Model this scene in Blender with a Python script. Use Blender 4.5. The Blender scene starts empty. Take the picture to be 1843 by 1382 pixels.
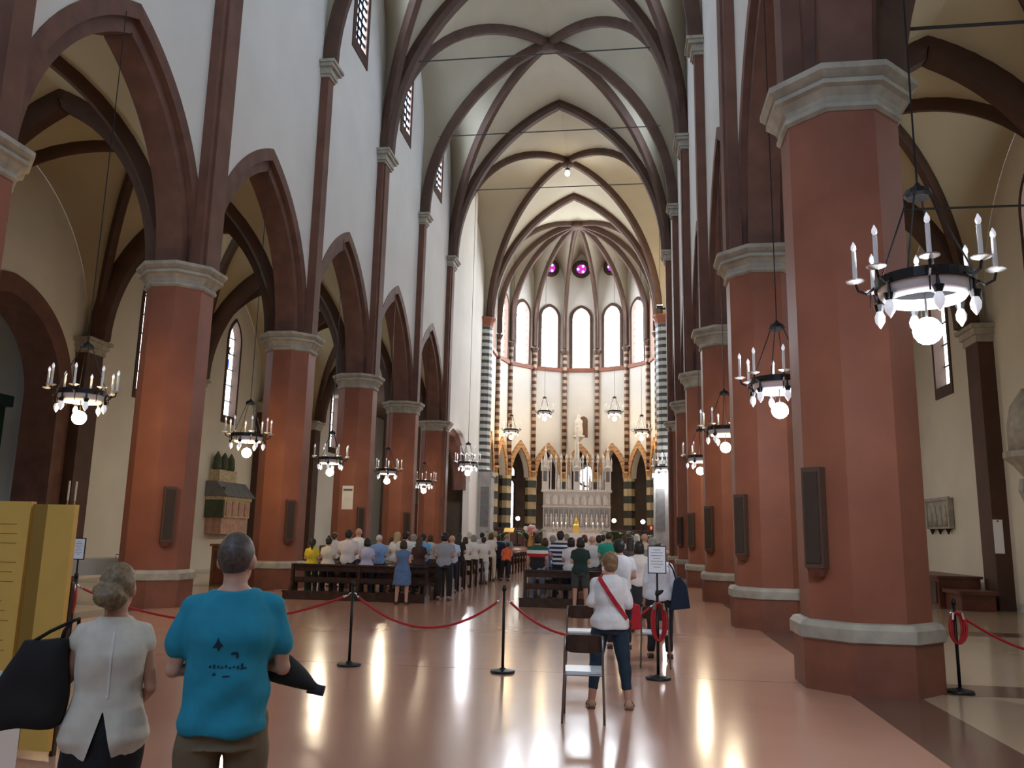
import bpy, bmesh, math, random
import numpy as np
from mathutils import Vector, Matrix
from mathutils.bvhtree import BVHTree
R = math.radians
PI = math.pi
random.seed(7)
scn = bpy.context.scene
col = scn.collection

# ------------------------------------------------------------------ camera, world, exposure
F_PX, PITCH, YAW, ROLL = 1470.5, 0.18153, -0.14247, 0.02061
CAM = Vector((3.895, 0.0, 1.75))
_fw = Vector((math.sin(YAW)*math.cos(PITCH), math.cos(YAW)*math.cos(PITCH), math.sin(PITCH)))
_r = _fw.cross(Vector((0, 0, 1))).normalized()
_u = _r.cross(_fw)
_r2 = _r*math.cos(ROLL)+_u*math.sin(ROLL)
_u2 = -_r*math.sin(ROLL)+_u*math.cos(ROLL)
cd = bpy.data.cameras.new('camera')
cam = bpy.data.objects.new('camera', cd)
col.objects.link(cam)
M = Matrix((_r2, _u2, -_fw)).transposed().to_4x4()
M.translation = CAM
cam.matrix_world = M
cd.sensor_width = 36.0
cd.lens = F_PX*36.0/1843.0
cd.clip_start = 0.05
cd.clip_end = 400
scn.camera = cam
wd = bpy.data.worlds.new('world')
scn.world = wd
wd.use_nodes = True
wd.node_tree.nodes['Background'].inputs[0].default_value = (0.75, 0.85, 1.0, 1)
wd.node_tree.nodes['Background'].inputs[1].default_value = 0.3
scn.view_settings.view_transform = 'Standard'
scn.view_settings.look = 'None'
scn.view_settings.gamma = 1.0
scn.view_settings.use_curve_mapping = False
scn.view_settings.exposure = 0.3
E_APSE, E_WEST, E_CLER, E_AISLE = 24.0, 8.5, 40.0, 5.0      # daylit glass
E_GLOBE = 180.0                                             # chandelier globes
# ------------------------------------------------------------------ layout numbers (metres)
Y0, S, W = 11.06, 6.70, 6.805
def YJ(j): return Y0+j*S
NW = 6.35            # nave wall face
AW = 14.1            # aisle wall face
ZC = 7.83            # pillar capital top
ZS = 17.4            # high vault springing
JA, JB = -3, 5       # arcade runs between these pillar numbers
APC, APR = 62.2, 6.3 # apse centre and radius
def ray(x, y): return _fw*F_PX+_r2*(x-921.5)-_u2*(y-691)
def atZ(x, y, z):
    d = ray(x, y); return CAM+d*((z-CAM.z)/d.z)
def atX(x, y, X):
    d = ray(x, y); return CAM+d*((X-CAM.x)/d.x)
def atY(x, y, Y):
    d = ray(x, y); return CAM+d*(Y/d.y)

# ------------------------------------------------------------------ materials
MT = {}
def mat(name, c, rough=0.6, metal=0.0, var=0.0, scale=3.0, bump=0.0, bscale=20.0, emit=None, es=0.0, spec=None, trans=0.0, alpha=None):
    m = bpy.data.materials.new(name); m.use_nodes = True
    nt = m.node_tree; b = nt.nodes['Principled BSDF']
    b.inputs['Base Color'].default_value = (*c, 1)
    b.inputs['Roughness'].default_value = rough
    b.inputs['Metallic'].default_value = metal
    if spec is not None: b.inputs['Specular IOR Level'].default_value = spec
    if trans: b.inputs['Transmission Weight'].default_value = trans
    if alpha is not None: b.inputs['Alpha'].default_value = alpha
    if emit:
        b.inputs['Emission Color'].default_value = (*emit, 1)
        b.inputs['Emission Strength'].default_value = es
    if var or bump:
        tc = nt.nodes.new('ShaderNodeTexCoord')
    if var:
        n = nt.nodes.new('ShaderNodeTexNoise'); n.inputs['Scale'].default_value = scale; n.inputs['Detail'].default_value = 6
        nt.links.new(tc.outputs['Object'], n.inputs['Vector'])
        r = nt.nodes.new('ShaderNodeValToRGB')
        r.color_ramp.elements[0].position = 0.3; r.color_ramp.elements[1].position = 0.72
        r.color_ramp.elements[0].color = (*[max(0, k*(1-var)) for k in c], 1)
        r.color_ramp.elements[1].color = (*[min(1, k*(1+var)) for k in c], 1)
        nt.links.new(n.outputs['Fac'], r.inputs['Fac'])
        nt.links.new(r.outputs['Color'], b.inputs['Base Color'])
    if bump:
        n2 = nt.nodes.new('ShaderNodeTexNoise'); n2.inputs['Scale'].default_value = bscale; n2.inputs['Detail'].default_value = 4
        nt.links.new(tc.outputs['Object'], n2.inputs['Vector'])
        bp = nt.nodes.new('ShaderNodeBump'); bp.inputs['Strength'].default_value = bump; bp.inputs['Distance'].default_value = 0.02
        nt.links.new(n2.outputs['Fac'], bp.inputs['Height'])
        nt.links.new(bp.outputs['Normal'], b.inputs['Normal'])
    MT[name] = m
    return m
def stripes(name, cols, period, axis='Z', rough=0.6, coord='Object', offset=0.0):
    m = bpy.data.materials.new(name); m.use_nodes = True
    nt = m.node_tree; b = nt.nodes['Principled BSDF']; b.inputs['Roughness'].default_value = rough
    tc = nt.nodes.new('ShaderNodeTexCoord'); sp = nt.nodes.new('ShaderNodeSeparateXYZ')
    nt.links.new(tc.outputs[coord], sp.inputs[0])
    a = nt.nodes.new('ShaderNodeMath'); a.operation = 'ADD'; a.inputs[1].default_value = 100*period+offset
    nt.links.new(sp.outputs[axis], a.inputs[0])
    d = nt.nodes.new('ShaderNodeMath'); d.operation = 'DIVIDE'; d.inputs[1].default_value = period
    nt.links.new(a.outputs[0], d.inputs[0])
    f = nt.nodes.new('ShaderNodeMath'); f.operation = 'FRACT'; nt.links.new(d.outputs[0], f.inputs[0])
    r = nt.nodes.new('ShaderNodeValToRGB'); r.color_ramp.interpolation = 'CONSTANT'
    n = len(cols)
    while len(r.color_ramp.elements) < n: r.color_ramp.elements.new(0.5)
    for i, (p, c) in enumerate(cols):
        r.color_ramp.elements[i].position = p; r.color_ramp.elements[i].color = (*c, 1)
    nt.links.new(f.outputs[0], r.inputs['Fac']); nt.links.new(r.outputs['Color'], b.inputs['Base Color'])
    MT[name] = m
    return m
def emis(name, c, s):
    m = bpy.data.materials.new(name); m.use_nodes = True
    nt = m.node_tree; nt.nodes.clear()
    e = nt.nodes.new('ShaderNodeEmission'); e.inputs[0].default_value = (*c, 1); e.inputs[1].default_value = s
    o = nt.nodes.new('ShaderNodeOutputMaterial'); nt.links.new(e.outputs[0], o.inputs[0])
    MT[name] = m
    return m

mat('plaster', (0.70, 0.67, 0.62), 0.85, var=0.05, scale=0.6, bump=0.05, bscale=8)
mat('dimmed_plaster', (0.40, 0.35, 0.26), 0.85, var=0.06, scale=0.5)  # white plaster; the dimness up in the vaults is put into the colour
mat('pier', (0.27, 0.095, 0.056), 0.55, var=0.16, scale=1.2, bump=0.06, bscale=30, spec=0.3)
mat('plinth', (0.21, 0.080, 0.050), 0.5, var=0.18, scale=2.0, bump=0.08, bscale=30, spec=0.3)
mat('pilaster', (0.145, 0.060, 0.037), 0.7, var=0.22, scale=1.6, bump=0.1, bscale=14)
mat('rib', (0.072, 0.033, 0.018), 0.7, var=0.22, scale=1.6, bump=0.1, bscale=14)
mat('brick_arch', (0.135, 0.058, 0.037), 0.7, var=0.25, scale=2.2, bump=0.15, bscale=18)
mat('aisle_vault', (0.50, 0.43, 0.28), 0.85, var=0.08, scale=0.5)
mat('aisle_plaster', (0.66, 0.61, 0.50), 0.85, var=0.06, scale=0.6)
mat('stone', (0.36, 0.33, 0.27), 0.75, var=0.22, scale=4.0, bump=0.15, bscale=12)
mat('dark_stone', (0.36, 0.35, 0.34), 0.7, var=0.2, scale=2.0)
mat('marble', (0.72, 0.66, 0.60), 0.5, var=0.1, scale=4.0, bump=0.1, bscale=14)
mat('iron', (0.022, 0.022, 0.024), 0.45, metal=0.7)
mat('dark_wood', (0.045, 0.024, 0.017), 0.22, var=0.3, scale=6, spec=0.6)
mat('red_wood', (0.11, 0.032, 0.020), 0.35, var=0.3, scale=5)
mat('brown_wood', (0.16, 0.085, 0.035), 0.45, var=0.3, scale=6)
mat('candle', (0.80, 0.80, 0.78), 0.45)
mat('pan', (0.62, 0.62, 0.62), 0.3, metal=0.3)
mat('brass', (0.65, 0.43, 0.15), 0.3, metal=0.9)
mat('gold', (0.85, 0.52, 0.12), 0.3, metal=0.8, emit=(1.0, 0.6, 0.15), es=0.0)
mat('chrome', (0.7, 0.7, 0.7), 0.2, metal=1.0)
mat('red_rope', (0.42, 0.012, 0.018), 0.6, bump=0.3, bscale=120)
mat('paper', (0.85, 0.87, 0.9), 0.7)
mat('ink', (0.12, 0.12, 0.13), 0.8)
mat('rod', (0.03, 0.03, 0.03), 0.6)
mat('speaker', (0.085, 0.048, 0.032), 0.6)
mat('speaker_grille', (0.045, 0.028, 0.02), 0.8)
mat('seat_white', (0.78, 0.82, 0.86), 0.22, spec=0.7)
mat('tube', (0.22, 0.2, 0.19), 0.3, metal=0.8)
mat('yellow_board', (0.72, 0.44, 0.10), 0.5, var=0.06, scale=3)
mat('board_edge', (0.30, 0.17, 0.03), 0.5)
mat('grey_desk', (0.35, 0.38, 0.40), 0.5)
mat('skin', (0.55, 0.31, 0.22), 0.5)
mat('skin_tan', (0.44, 0.22, 0.14), 0.5)
mat('lead', (0.03, 0.03, 0.035), 0.7)
mat('dark_green_wood', (0.012, 0.030, 0.024), 0.4, var=0.3, scale=3)
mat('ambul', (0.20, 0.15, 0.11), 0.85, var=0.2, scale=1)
mat('leaf', (0.035, 0.09, 0.03), 0.5, var=0.3, scale=8)
mat('pink_flower', (0.75, 0.38, 0.40), 0.6)
mat('white_flower', (0.85, 0.82, 0.78), 0.6)
mat('cloth_white', (0.82, 0.82, 0.82), 0.8)
mat('band_dark', (0.055, 0.060, 0.050), 0.5, var=0.2)
mat('band_yellow', (0.55, 0.43, 0.25), 0.6, var=0.15)
mat('orange_stone', (0.50, 0.28, 0.12), 0.7, var=0.2, scale=3)
mat('relief_pink', (0.45, 0.25, 0.18), 0.7, var=0.25, scale=6, bump=0.6, bscale=14)
mat('relief_cream', (0.50, 0.40, 0.24), 0.7, var=0.3, scale=9, bump=0.8, bscale=18)
mat('slate', (0.16, 0.16, 0.16), 0.7, var=0.2)
mat('green_slate', (0.07, 0.085, 0.045), 0.7, var=0.3)
stripes('striped_column', [(0.0, (0.045, 0.052, 0.056)), (0.46, (0.50, 0.50, 0.47))], 0.50, rough=0.5)
stripes('checker_shaft', [(0.0, (0.10, 0.030, 0.022)), (0.5, (0.40, 0.30, 0.20))], 0.56, rough=0.5)
stripes('voussoir', [(0.0, (0.50, 0.29, 0.13)), (0.5, (0.36, 0.17, 0.08))], 0.30, rough=0.7)
emis('glass_apse', (0.86, 0.93, 1.0), E_APSE)
emis('glass_west', (0.55, 0.74, 1.0), E_WEST)
emis('glass_cler', (0.66, 0.80, 1.0), E_CLER)
emis('glass_aisle', (0.84, 0.92, 1.0), E_AISLE)
emis('glass_amb', (0.95, 0.97, 1.0), 4.0)
emis('glass_blue', (0.03, 0.10, 0.62), 1.0)
emis('glass_red', (0.75, 0.03, 0.22), 1.2)
emis('glass_violet', (0.32, 0.05, 0.75), 1.2)
emis('glass_pale', (0.95, 0.75, 0.95), 1.6)
emis('globe_warm', (1.0, 0.70, 0.33), E_GLOBE*1.15)
emis('globe_apse', (1.0, 0.72, 0.36), E_GLOBE*.6)
emis('globe_mid', (1.0, 0.82, 0.56), E_GLOBE)
emis('globe_cool', (0.97, 0.97, 1.0), E_GLOBE*1.5)
emis('spot_glow', (1.0, 0.95, 0.85), 25)
emis('vault_lamp', (1.0, 0.86, 0.62), 90)
emis('candle_flame', (1.0, 0.85, 0.6), 6)
emis('red_votive', (1.0, 0.05, 0.02), 4)
mat('bulb', (0.85, 0.85, 0.88), 0.25, emit=(0.9, 0.92, 1.0), es=0.35)
mat('glass_bowl', (0.75, 0.72, 0.75), 0.25, emit=(1, 1, 1), es=0.0)

def floor_mat(name, c, c2, rough=0.16):
    m = mat(name, c, rough, spec=0.6)
    nt = m.node_tree; b = nt.nodes['Principled BSDF']
    tc = nt.nodes.new('ShaderNodeTexCoord')
    n = nt.nodes.new('ShaderNodeTexNoise'); n.inputs['Scale'].default_value = 0.7; n.inputs['Detail'].default_value = 8
    n2 = nt.nodes.new('ShaderNodeTexNoise'); n2.inputs['Scale'].default_value = 60; n2.inputs['Detail'].default_value = 3
    nt.links.new(tc.outputs['Object'], n.inputs['Vector']); nt.links.new(tc.outputs['Object'], n2.inputs['Vector'])
    mx = nt.nodes.new('ShaderNodeMix'); mx.data_type = 'RGBA'
    mx.inputs[6].default_value = (*c, 1); mx.inputs[7].default_value = (*c2, 1)
    ad = nt.nodes.new('ShaderNodeMath'); ad.operation = 'MULTIPLY_ADD'; ad.inputs[1].default_value = 0.7
    nt.links.new(n.outputs['Fac'], ad.inputs[0])
    mu = nt.nodes.new('ShaderNodeMath'); mu.operation = 'MULTIPLY'; mu.inputs[1].default_value = 0.3
    nt.links.new(n2.outputs['Fac'], mu.inputs[0]); nt.links.new(mu.outputs[0], ad.inputs[2])
    nt.links.new(ad.outputs[0], mx.inputs[0]); nt.links.new(mx.outputs[2], b.inputs['Base Color'])
    n3 = nt.nodes.new('ShaderNodeTexNoise'); n3.inputs['Scale'].default_value = 1.4; n3.inputs['Detail'].default_value = 2
    nt.links.new(tc.outputs['Object'], n3.inputs['Vector'])
    bp = nt.nodes.new('ShaderNodeBump'); bp.inputs['Strength'].default_value = 0.05; bp.inputs['Distance'].default_value = 0.05
    nt.links.new(n3.outputs['Fac'], bp.inputs['Height']); nt.links.new(bp.outputs['Normal'], b.inputs['Normal'])
    return m
floor_mat('terrazzo', (0.44, 0.22, 0.15), (0.58, 0.335, 0.24))
floor_mat('terrazzo_pale', (0.40, 0.29, 0.19), (0.50, 0.38, 0.27))
floor_mat('terrazzo_dark', (0.12, 0.065, 0.045), (0.19, 0.11, 0.075))

# ------------------------------------------------------------------ mesh helpers
class MB:
    def __init__(s): s.v = []; s.f = []; s.mi = []; s.cur = 0
    def add(s, vs, fs):
        o = len(s.v); s.v += [tuple(v) for v in vs]
        for f in fs: s.f.append([o+i for i in f]); s.mi.append(s.cur)
        return s
    def box(s, x0, x1, y0, y1, z0, z1):
        v = [(x, y, z) for z in (z0, z1) for y in (y0, y1) for x in (x0, x1)]
        return s.add(v, [(0, 2, 3, 1), (4, 5, 7, 6), (0, 1, 5, 4), (2, 6, 7, 3), (0, 4, 6, 2), (1, 3, 7, 5)])
    def rbox(s, c, sx, sy, sz, rz=0.0, rx=0.0):
        m = Matrix.Rotation(rz, 3, 'Z') @ Matrix.Rotation(rx, 3, 'X')
        v = [Vector(c)+m @ Vector((x*sx/2, y*sy/2, z*sz/2)) for z in (-1, 1) for y in (-1, 1) for x in (-1, 1)]
        return s.add(v, [(0, 2, 3, 1), (4, 5, 7, 6), (0, 1, 5, 4), (2, 6, 7, 3), (0, 4, 6, 2), (1, 3, 7, 5)])
    def lathe(s, prof, c=(0, 0, 0), n=16, phase=0.0, sx=1.0, sy=1.0, caps=True):
        vs = []; fs = []
        for (r, z) in prof:
            for k in range(n):
                a = phase+2*PI*k/n
                vs.append((c[0]+r*sx*math.cos(a), c[1]+r*sy*math.sin(a), c[2]+z))
        for i in range(len(prof)-1):
            for k in range(n):
                k2 = (k+1) % n
                fs.append((i*n+k, i*n+k2, (i+1)*n+k2, (i+1)*n+k))
        if caps:
            fs.append(tuple(reversed(range(n)))); fs.append(tuple(range((len(prof)-1)*n, len(prof)*n)))
        return s.add(vs, fs)
    def tube(s, pts, r, n=8, rad=None, caps=True, close=False):
        pts = [Vector(p) for p in pts]; N = len(pts); vs = []; fs = []
        prev = None
        for i, p in enumerate(pts):
            if close: t = (pts[(i+1) % N]-pts[i-1])
            else: t = pts[min(i+1, N-1)]-pts[max(i-1, 0)]
            t.normalize()
            if prev is None:
                up = Vector((0, 0, 1)) if abs(t.z) < 0.9 else Vector((0, 1, 0))
                a = t.cross(up).normalized()
            else:
                a = prev-t*prev.dot(t)
                if a.length < 1e-6: a = t.orthogonal()
                a.normalize()
            prev = a; b = t.cross(a)
            q = rad[i] if rad else r
            if not isinstance(q, (tuple, list)): q = (q, q)
            for k in range(n):
                w = 2*PI*k/n
                vs.append(p+a*(q[0]*math.cos(w))+b*(q[1]*math.sin(w)))
        for i in range(N if close else N-1):
            i2 = (i+1) % N
            for k in range(n):
                k2 = (k+1) % n
                fs.append((i*n+k, i*n+k2, i2*n+k2, i2*n+k))
        if caps and not close:
            fs.append(tuple(reversed(range(n)))); fs.append(tuple(range((N-1)*n, N*n)))
        return s.add(vs, fs)
    def ball(s, c, rx, ry=None, rz=None, n=12, m=8, rot=None):
        ry = rx if ry is None else ry; rz = rx if rz is None else rz
        vs = []; fs = []
        for i in range(1, m):
            p = PI*i/m
            for k in range(n):
                a = 2*PI*k/n
                vs.append(Vector((rx*math.sin(p)*math.cos(a), ry*math.sin(p)*math.sin(a), -rz*math.cos(p))))
        vs.append(Vector((0, 0, -rz))); vs.append(Vector((0, 0, rz)))
        if rot is not None: vs = [rot @ v for v in vs]
        vs = [v+Vector(c) for v in vs]
        for i in range(m-2):
            for k in range(n):
                k2 = (k+1) % n
                fs.append((i*n+k, i*n+k2, (i+1)*n+k2, (i+1)*n+k))
        B = (m-1)*n
        for k in range(n):
            k2 = (k+1) % n
            fs.append((B, k2, k)); fs.append((B+1, (m-2)*n+k, (m-2)*n+k2))
        return s.add(vs, fs)
    def prism(s, poly, axis, a0, a1):
        # polygon in the two other axes, extruded along axis from a0 to a1
        def P(u, v, a):
            return {'X': (a, u, v), 'Y': (u, a, v), 'Z': (u, v, a)}[axis]
        n = len(poly)
        v = [P(u, w, a0) for u, w in poly]+[P(u, w, a1) for u, w in poly]
        fs = [tuple(range(n)), tuple(reversed(range(n, 2*n)))]
        for k in range(n):
            k2 = (k+1) % n
            fs.append((k, n+k, n+k2, k2))
        return s.add(v, fs)
    def mesh(s, name, mats, smooth=False):
        me = bpy.data.meshes.new(name); me.from_pydata(s.v, [], s.f)
        if not isinstance(mats, (list, tuple)): mats = [mats]
        for m in mats: me.materials.append(MT[m] if isinstance(m, str) else m)
        if len(mats) > 1: me.polygons.foreach_set('material_index', s.mi)
        bm = bmesh.new(); bm.from_mesh(me); bmesh.ops.recalc_face_normals(bm, faces=bm.faces); bm.to_mesh(me); bm.free()
        if smooth:
            me.polygons.foreach_set('use_smooth', [True]*len(me.polygons))
        me.update()
        return me
    def build(s, name, mats, parent=None, smooth=False, loc=None):
        return link(name, s.mesh(name, mats, smooth), parent, loc)
def link(name, me, parent=None, loc=None, rz=None):
    o = bpy.data.objects.new(name, me); col.objects.link(o)
    if parent is not None: o.parent = parent
    if loc is not None: o.location = loc
    if rz is not None: o.rotation_euler = (0, 0, rz)
    return o
def empty(name, loc=(0, 0, 0), rz=0.0):
    o = bpy.data.objects.new(name, None); col.objects.link(o)
    o.location = loc; o.rotation_euler = (0, 0, rz); o.empty_display_size = 0.2
    return o
def tag(o, label, cat, group=None):
    o['label'] = label; o['category'] = cat
    if group: o['group'] = group
    return o
def struct(o, label=None):
    o['kind'] = 'structure'
    if label: o['label'] = label
    return o
def copy_tree(o, parent=None):
    c = o.copy(); col.objects.link(c); c.parent = parent
    for ch in list(o.children): copy_tree(ch, c)
    return c
def solid(o, t, off=-1.0):
    m = o.modifiers.new('thickness', 'SOLIDIFY'); m.thickness = t; m.offset = off
    return o
def smooth_angle(o, ang=35):
    me = o.data
    me.polygons.foreach_set('use_smooth', [True]*len(me.polygons))
    bm = bmesh.new(); bm.from_mesh(me)
    for e in bm.edges:
        if len(e.link_faces) == 2 and e.calc_face_angle(0) > R(ang): e.smooth = False
    bm.to_mesh(me); bm.free()
    return o

# ------------------------------------------------------------------ arches and vaults
class Arc:
    """half arch: rises from P0 (xy) at z0 to P1 (xy) at z1, vertical at the springing"""
    def __init__(s, P0, P1, z0, z1, stilt=0.0):
        s.a = Vector(P0).to_2d() if len(P0) > 2 else Vector(P0); s.b = Vector(P1)
        s.z0, s.z1, s.st = z0, z1, stilt
        s.d = (s.b-s.a).length; s.dir = (s.b-s.a)/max(s.d, 1e-9)
        s.H = z1-z0-stilt
        s.R = (s.H**2+s.d**2)/(2*s.d) if s.d > 1e-6 else 1
    def at(s, t):
        z = (s.z1-s.z0)*t
        q = max(0.0, z-s.st)
        if s.H >= s.d: x = s.R-math.sqrt(max(0, s.R**2-q*q))
        else: x = s.d*(1-math.sqrt(max(0, 1-(q/s.H)**2)))
        p = s.a+s.dir*x
        return Vector((p.x, p.y, s.z0+z))
    def pts(s, n=20): return [s.at(math.sin(PI/2*i/n)) for i in range(n+1)]
def patch(mb, A, B, n=18, m=4):
    pa, pb = A.pts(n), B.pts(n)
    vs = []; fs = []
    for i in range(n+1):
        for k in range(m+1): vs.append(pa[i].lerp(pb[i], k/m))
    for i in range(n):
        for k in range(m):
            a = i*(m+1)+k
            fs.append((a, a+1, a+m+2, a+m+1))
    mb.add(vs, fs)
def sweep(mb, pts, sec, side, inner):
    """sweep a section (side offset, offset towards 'inner') along pts"""
    side = Vector(side).normalized(); vs = []; fs = []; N = len(pts); n = len(sec)
    for i, p in enumerate(pts):
        t = (pts[min(i+1, N-1)]-pts[max(i-1, 0)]).normalized()
        nn = side.cross(t)
        if nn.length < 1e-6: nn = Vector((0, 0, -1))
        nn.normalize()
        if nn.dot(inner(p)) < 0: nn = -nn
        for (a, b) in sec: vs.append(p+side*a+nn*b)
    for i in range(N-1):
        for k in range(n):
            k2 = (k+1) % n
            fs.append((i*n+k, i*n+k2, (i+1)*n+k2, (i+1)*n+k))
    fs.append(tuple(reversed(range(n)))); fs.append(tuple(range((N-1)*n, N*n)))
    mb.add(vs, fs)
def rib_section(w, d): return [(-w/2, -.12), (-w/2, d*.55), (-w*.26, d), (w*.26, d), (w/2, d*.55), (w/2, -.12)]
def half_rib(mb, arc, w, d, n=20, sec=None, tail=0.0):
    pts = arc.pts(n)
    o0 = len(mb.v)
    dirv = Vector((arc.dir.x, arc.dir.y, 0)); side = Vector((-dirv.y, dirv.x, 0))
    sweep(mb, pts, sec or rib_section(w, d), side, lambda p: dirv*1.0+Vector((0, 0, -0.6)))
    for q in range(o0, len(mb.v)):                             # nothing crosses the crown plane
        v = Vector(mb.v[q]); u_ = (v.to_2d()-arc.a).dot(arc.dir)
        if u_ > arc.d: mb.v[q] = (v.x-arc.dir.x*(u_-arc.d), v.y-arc.dir.y*(u_-arc.d), v.z)
    ns = len(sec or rib_section(w, d)); t = (pts[-1]-pts[-2]).normalized(); k = max(.3, math.hypot(t.x, t.y))
    for q, (a, b) in enumerate(sec or rib_section(w, d)):      # mitre at the crown
        p = pts[-1]+side.normalized()*a+Vector((0, 0, -1))*(b/k); mb.v[o0+len(pts)*ns-ns+q] = tuple(p)
def rib_obj(arcs, w, d, parent, name='rib', m='rib', sec=None):
    mb = MB()
    for a in arcs: half_rib(mb, a, w, d, sec=sec)
    return smooth_angle(mb.build(name, m, parent), 40)

def wall_strip(us, solidf, P):
    """us sample positions; solidf(u) -> list of (z0, z1); P(u, z) -> point.  Quads between neighbouring samples with equal interval counts"""
    mb = MB()
    for a, b in zip(us[:-1], us[1:]):
        e = 1e-4
        ia, ib = solidf(a+e), solidf(b-e)
        for (p, q), (r_, s_) in zip(ia, ib):
            mb.add([P(a, p), P(b, r_), P(b, s_), P(a, q)], [(0, 1, 2, 3)])
    bm = None
    return mb
def weld(o, d=0.0008):
    bm = bmesh.new(); bm.from_mesh(o.data)
    bmesh.ops.remove_doubles(bm, verts=bm.verts, dist=d)
    bmesh.ops.recalc_face_normals(bm, faces=bm.faces)
    bm.to_mesh(o.data); bm.free()
    return o
def head_fn(c, hw, spring, rise):
    """pointed (or round) head: height of the opening above u"""
    Rr = (rise**2+hw**2)/(2*hw) if rise >= hw else None
    def f(u):
        x = min(abs(u-c), hw); q = hw-x            # distance from the jamb
        if Rr: return spring+math.sqrt(max(0, Rr**2-(Rr-q)**2))
        return spring+rise*math.sqrt(max(0, 1-(x/hw)**2))
    return f
def samples(c, hw, n=14):
    # denser towards the jambs
    return [c-hw*math.cos(PI*i/n) for i in range(n+1)]
def merge_us(*ls):
    u = sorted(x for l in ls for x in l); out = []
    for x in u:
        if not out or x-out[-1] > 1e-3: out.append(x)
    return out

# ================================================================== STRUCTURE
# floor: nave and aisles in one slab, dark bands on the pillar lines laid into it
fl = MB().box(-AW, AW, YJ(JA)-1, 47.0, -0.3, 0.0).build('floor', 'terrazzo')
struct(fl, 'polished pink terrazzo floor with darker bands between the pillars')
for sx in (-1, 1):
    b = MB().box(min(sx*6.42, sx*7.2), max(sx*6.42, sx*7.2), YJ(JA), 46.9, -0.01, 0.003).build('floor_band', 'terrazzo_dark', fl)
    b = MB().box(min(sx*7.2, sx*AW), max(sx*7.2, sx*AW), YJ(JA), 46.9, -0.01, 0.002).build('aisle_paving', 'terrazzo_pale', fl)
    for j in range(JA, JB+1):
        MB().box(min(sx*7.2, sx*13.6), max(sx*7.2, sx*13.6), YJ(j)-.4, YJ(j)+.4, -0.01, 0.0035).build('floor_band', 'terrazzo_dark', fl)
for j in range(JA, JB+1):
    MB().box(-6.42, 6.42, YJ(j)-.006, YJ(j)+.006, -0.01, 0.0008).build('floor_joint', 'terrazzo_dark', fl)

# presbytery platform with steps
pb = MB()
for k, y in enumerate((45.6, 46.0, 46.4, 46.8)):
    pb.box(-7.1, 7.1, y, 76, 0.003 if k == 0 else 0.22*k, 0.22*(k+1))
pres = pb.build('floor_presbytery', 'terrazzo'); struct(pres, 'raised chancel floor with four pink steps')
amb_f = MB()
amb_f.box(-AW, -7.11, 47.01, 76, -.3, .86); amb_f.box(7.11, AW, 47.01, 76, -.3, .86)
struct(amb_f.build('floor_choir_sides', 'ambul'), 'dark floor of the side chapels beside the chancel')

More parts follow.
